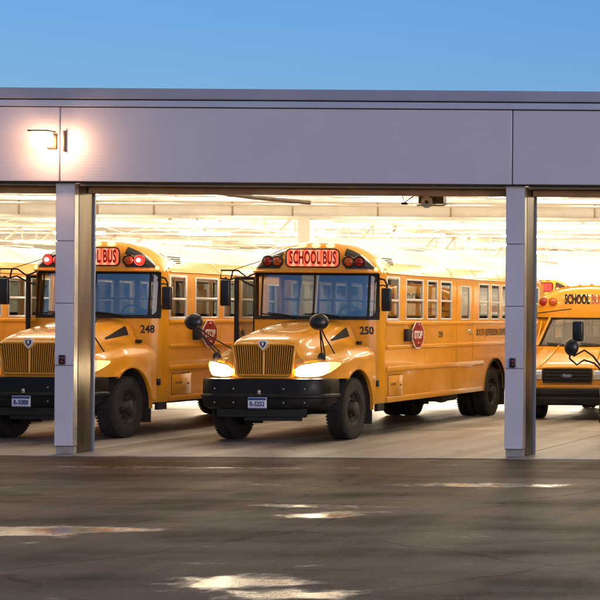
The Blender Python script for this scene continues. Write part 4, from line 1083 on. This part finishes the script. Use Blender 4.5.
# cross girder with its posts
bm = BM(); bx(bm, XL, XR, 46.64, 46.68, 4.62, 5.02); bx(bm, XL, XR, 46.55, 46.77, 5.02, 5.06); cg = gobj('cross_girder', bm, 'steel_white')
bm = BM(); bx(bm, XL, XR, 46.52, 46.80, 4.55, 4.62); gobj('girder_flange', bm, 'galv', cg)
bm = BM()
x = XL
while x < XR:
    w = random.choice((.5, 1.2, 1.6, 2.2)); bx(bm, x, x + w * .5, 46.6, 46.64, 5.06, 5.10); x += w
gobj('girder_seat', bm, 'motor', cg)
bm = BM()
for k in range(30):
    x = XL + 1 + k * 1.83 + random.uniform(-.3, .3); bx(bm, x, x + .03, 46.60, 46.638, 4.63, 5.01)
gobj('girder_stiffener', bm, 'steel_tan', cg)
for X in (-32.4, -19.3, -6.2):
    bm = BM(); bx(bm, X - .16, X + .16, 46.5, 46.82, 0, 4.55, .01); gobj('interior_post', bm, 'steel_white')
# pipes and braces near the door head
bm = BM(); tube(bm, [(-13.45, 27.6, 4.02), (-12.7, 28.6, 3.93), (-12.1, 29.4, 3.90)], .035, 8); gobj('door_track', bm, 'galv')
bm = BM(); tube(bm, [(XL, 40.0, 4.62), (XR, 40.0, 4.62)], .05, 8); gobj('sprinkler_pipe', bm, 'steel_white'); bm = BM(); tube(bm, [(XL, 43.5, 4.72), (XR, 43.5, 4.72)], .03, 8); gobj('sprinkler_pipe', bm, 'steel_white')
bm = BM()
for x in (-14.95, ):
    tube(bm, [(x - .0, 27.3, 3.98), (x + .12, 27.3, 3.80), (x + .42, 27.3, 3.93)], .014, 6)
gobj('door_brace', bm, 'chassis')

# floor, yard
bm = BM(); bx(bm, XL, XR, 26.15, YBK, -.15, 0.0); fl = obj('concrete_floor', bm, 'concrete', None, 0); tag(fl, 'pale worn concrete garage floor', 'floor', kind='structure')
bm = BM()
for X in [x + .14 for x in COLS]: bx(bm, X - .006, X + .006, 26.16, YBK, .0005, .003)
for Y in (32.5, 39, 46): bx(bm, XL, XR, Y - .006, Y + .006, .0035, .0055)
fj = obj('floor_joints', bm, 'joint', None, 0); tag(fj, 'dark saw cut joints in the garage floor', 'floor', kind='structure')
bm = BM(); grid(bm, lambda x, y: (x, y, -.012), [-400, -60, -30, 0, 30, 400], [-300, -20, 10, 20, 26.15, 27]); yd = obj('asphalt_yard', bm, 'asphalt', None, 0); tag(yd, 'dark wet asphalt yard with warm reflections', 'yard', kind='structure')
bm = BM(); grid(bm, lambda x, y: (x, y, -.03), [-2000, 2000], [-2000, 2000]); gd = obj('ground', bm, 'asphalt', None, 0); tag(gd, 'ground beyond the yard', 'ground', kind='structure')

# lamp on the fascia
wl = empty('wall_lamp', (-14.57, 26.36, 4.57)); tag(wl, 'glowing wall lamp on the fascia above the left column', 'lamp')
bm = BM(); bx(bm, -.12, .02, -.04, 0, -.10, .12, .01); bx(bm, -.03, .03, -.30, -.04, .09, .12, .008); bx(bm, .125, .150, -.06, -.0, -.14, .17, .006); bx(bm, -.18, .12, -.44, -.22, .115, .14, .01); obj('lamp_housing', bm, 'bronze', wl, 40)
bm = BM(); bx(bm, -.165, .105, -.43, -.23, -.10, .113, .05, 3); obj('lamp_lens', bm, 'wallpack', wl, 40)
# photo sensors on the columns
for x, lb in ((-14.65, 'small black sensor box on the left column'), (-8.023, 'small black sensor box on the right column')):
    s = empty('door_sensor', (x + .125, 26.5, 1.385)); tag(s, lb, 'sensor', 'sensor boxes on the columns')
    bm = BM(); bx(bm, -.04, .04, -.05, 0, -.07, .07, .01); obj('sensor_case', bm, 'black', s, 40)
    bm = BM(); disc_dome(bm, (0, -.05, .025), (0, -1, 0), .018, .008, 12, 3); obj('sensor_eye', bm, 'red_lens', s, 60); bm = BM(); disc_dome(bm, (0, -.05, -.03), (0, -1, 0), .018, .008, 12, 3); obj('sensor_eye', bm, 'red_lens', s, 60)
# door opener hanging under the door head
do = empty('door_opener', (-9.47, 27.6, 3.88)); tag(do, 'greasy door opener motor hanging under the door head', 'door opener')
bm = BM(); bx(bm, -.20, .02, -.1, .1, -.10, .06, .02); lathe(bm, [(0, 0), (.075, .0), (.075, .16), (0, .16)], (.02, 0, -.02), 'x', 16); obj('motor', bm, 'motor', do, 40)
bm = BM(); lathe(bm, [(.03, -.02), (.09, -.02), (.09, .0), (.03, .0)], (-.05, -.13, -.08), 'y', 18); tube(bm, [(-.25, 0, -.12), (.15, 0, -.12), (.22, 0, -.09)], .012, 6); obj('sprocket', bm, 'galv', do, 40)
bm = BM(); tube(bm, [(-.15, 0, .05), (-.15, 0, .45)], .015, 6); tube(bm, [(.12, 0, .03), (.12, 0, .45)], .015, 6); obj('hanger', bm, 'chassis', do, 60)
bm = BM(); tube(bm, [(-.50, 0, .10), (-.44, 0, -.08), (-.20, 0, .10)], .010, 6); bx(bm, -.48, -.40, -.03, .03, -.11, -.08, .005); obj('bracket', bm, 'chassis', do, 50)

# fluorescent fixtures
proto = None; DM = {}
rows = [(31.6, 4.75), (28.3, 4.75), (35.5, 4.85), (39.4, 4.85), (43.6, 4.85), (50, 4.86), (56, 4.86), (63, 4.86), (71, 4.86), (79, 4.86)]
for (y, z) in rows:
    for x in (-40, -34, -29.6, -25.85, -22.1, -18.3, -14.55, -10.75, -7.85, -3.2, 2.5):
        far = y > 46
        if far and x > -12: continue
        if not far and x < -30: continue
        if proto is None:
            L = empty('ceiling_light', (x, y, z))
            bm = BM(); bx(bm, -.9, .9, -.09, .09, .05, .10, .01); bx(bm, -.05, .05, -.02, .02, .10, .46); obj('housing', bm, 'ceiling', L, 40)
            bm = BM(); bx(bm, -.88, .88, -.075, .075, -.03, .048, .02); obj('diffuser', bm, 'tube', L, 40)
            proto = L
        else: L = copy_tree(proto); L.location = (x, y, z)
        if far or y < 30:
            for ch in L.children:
                if ch.name.startswith('diffuser'):
                    key = 'dm_far' if far else 'dm_front'
                    if key not in DM:
                        DM[key] = ch.data.copy(); DM[key].materials.clear(); DM[key].materials.append(M['tube_far' if far else 'tube_front'])
                    ch.data = DM[key]
        tag(L, 'long fluorescent ceiling light hanging under the white roof deck', 'ceiling light', 'fluorescent ceiling lights')

# ------------------------------------------------------------------ sky, sun
SUN_E, SUN_AZ = R(4.0), R(140)           # dusk sun low behind the camera
w = bpy.data.worlds.new('World'); S.world = w; w.use_nodes = True; nt = w.node_tree
bg = nt.nodes['Background']; sk = N(nt, 'ShaderNodeTexSky', sky_type='NISHITA'); sk.sun_disc = False
sk.sun_elevation = SUN_E; sk.sun_rotation = SUN_AZ; sk.air_density = 1.0; sk.dust_density = 0.3; sk.ozone_density = 4.2
tint = N(nt, 'ShaderNodeMixRGB', blend_type='MULTIPLY'); tint.inputs[0].default_value = 1.0; tint.inputs[2].default_value = (1.0, 0.835, 0.97, 1)
nt.links.new(sk.outputs['Color'], tint.inputs[1]); nt.links.new(tint.outputs[0], bg.inputs['Color']); bg.inputs['Strength'].default_value = 0.15
sl = bpy.data.lights.new('sun', 'SUN'); sl.energy = 0.85; sl.angle = R(40); sl.color = (1.0, 0.83, 0.83)
so = bpy.data.objects.new('sun', sl); C.objects.link(so)
d = Vector((math.sin(SUN_AZ) * math.cos(SUN_E), math.cos(SUN_AZ) * math.cos(SUN_E), math.sin(max(SUN_E, R(4)))))
so.rotation_euler = d.to_track_quat('Z', 'Y').to_euler(); so.location = (-10, -30, 20)

# ------------------------------------------------------------------ camera
cd = bpy.data.cameras.new('camera'); cam = bpy.data.objects.new('camera', cd); C.objects.link(cam)
cd.sensor_width = 36; cd.lens = 36 * 1800 / 600; cd.shift_x = -1.25; cd.shift_y = 20 / 600; cd.clip_end = 5000
cam.matrix_world = Matrix.Translation((0, 0, 2.07)) @ Matrix.Rotation(R(90), 4, 'X') @ Matrix.Rotation(0.007, 4, 'Z')
S.camera = cam
S.view_settings.view_transform = 'Standard'; S.view_settings.look = 'None'; S.view_settings.exposure = 0.9; S.view_settings.gamma = 1
S.render.engine = 'CYCLES'
S.cycles.use_denoising = True
S.cycles.max_bounces = 8; S.cycles.diffuse_bounces = 4; S.cycles.glossy_bounces = 4; S.cycles.transparent_max_bounces = 16
S.cycles.sample_clamp_indirect = 6.0
S.cycles.caustics_reflective = False; S.cycles.caustics_refractive = False
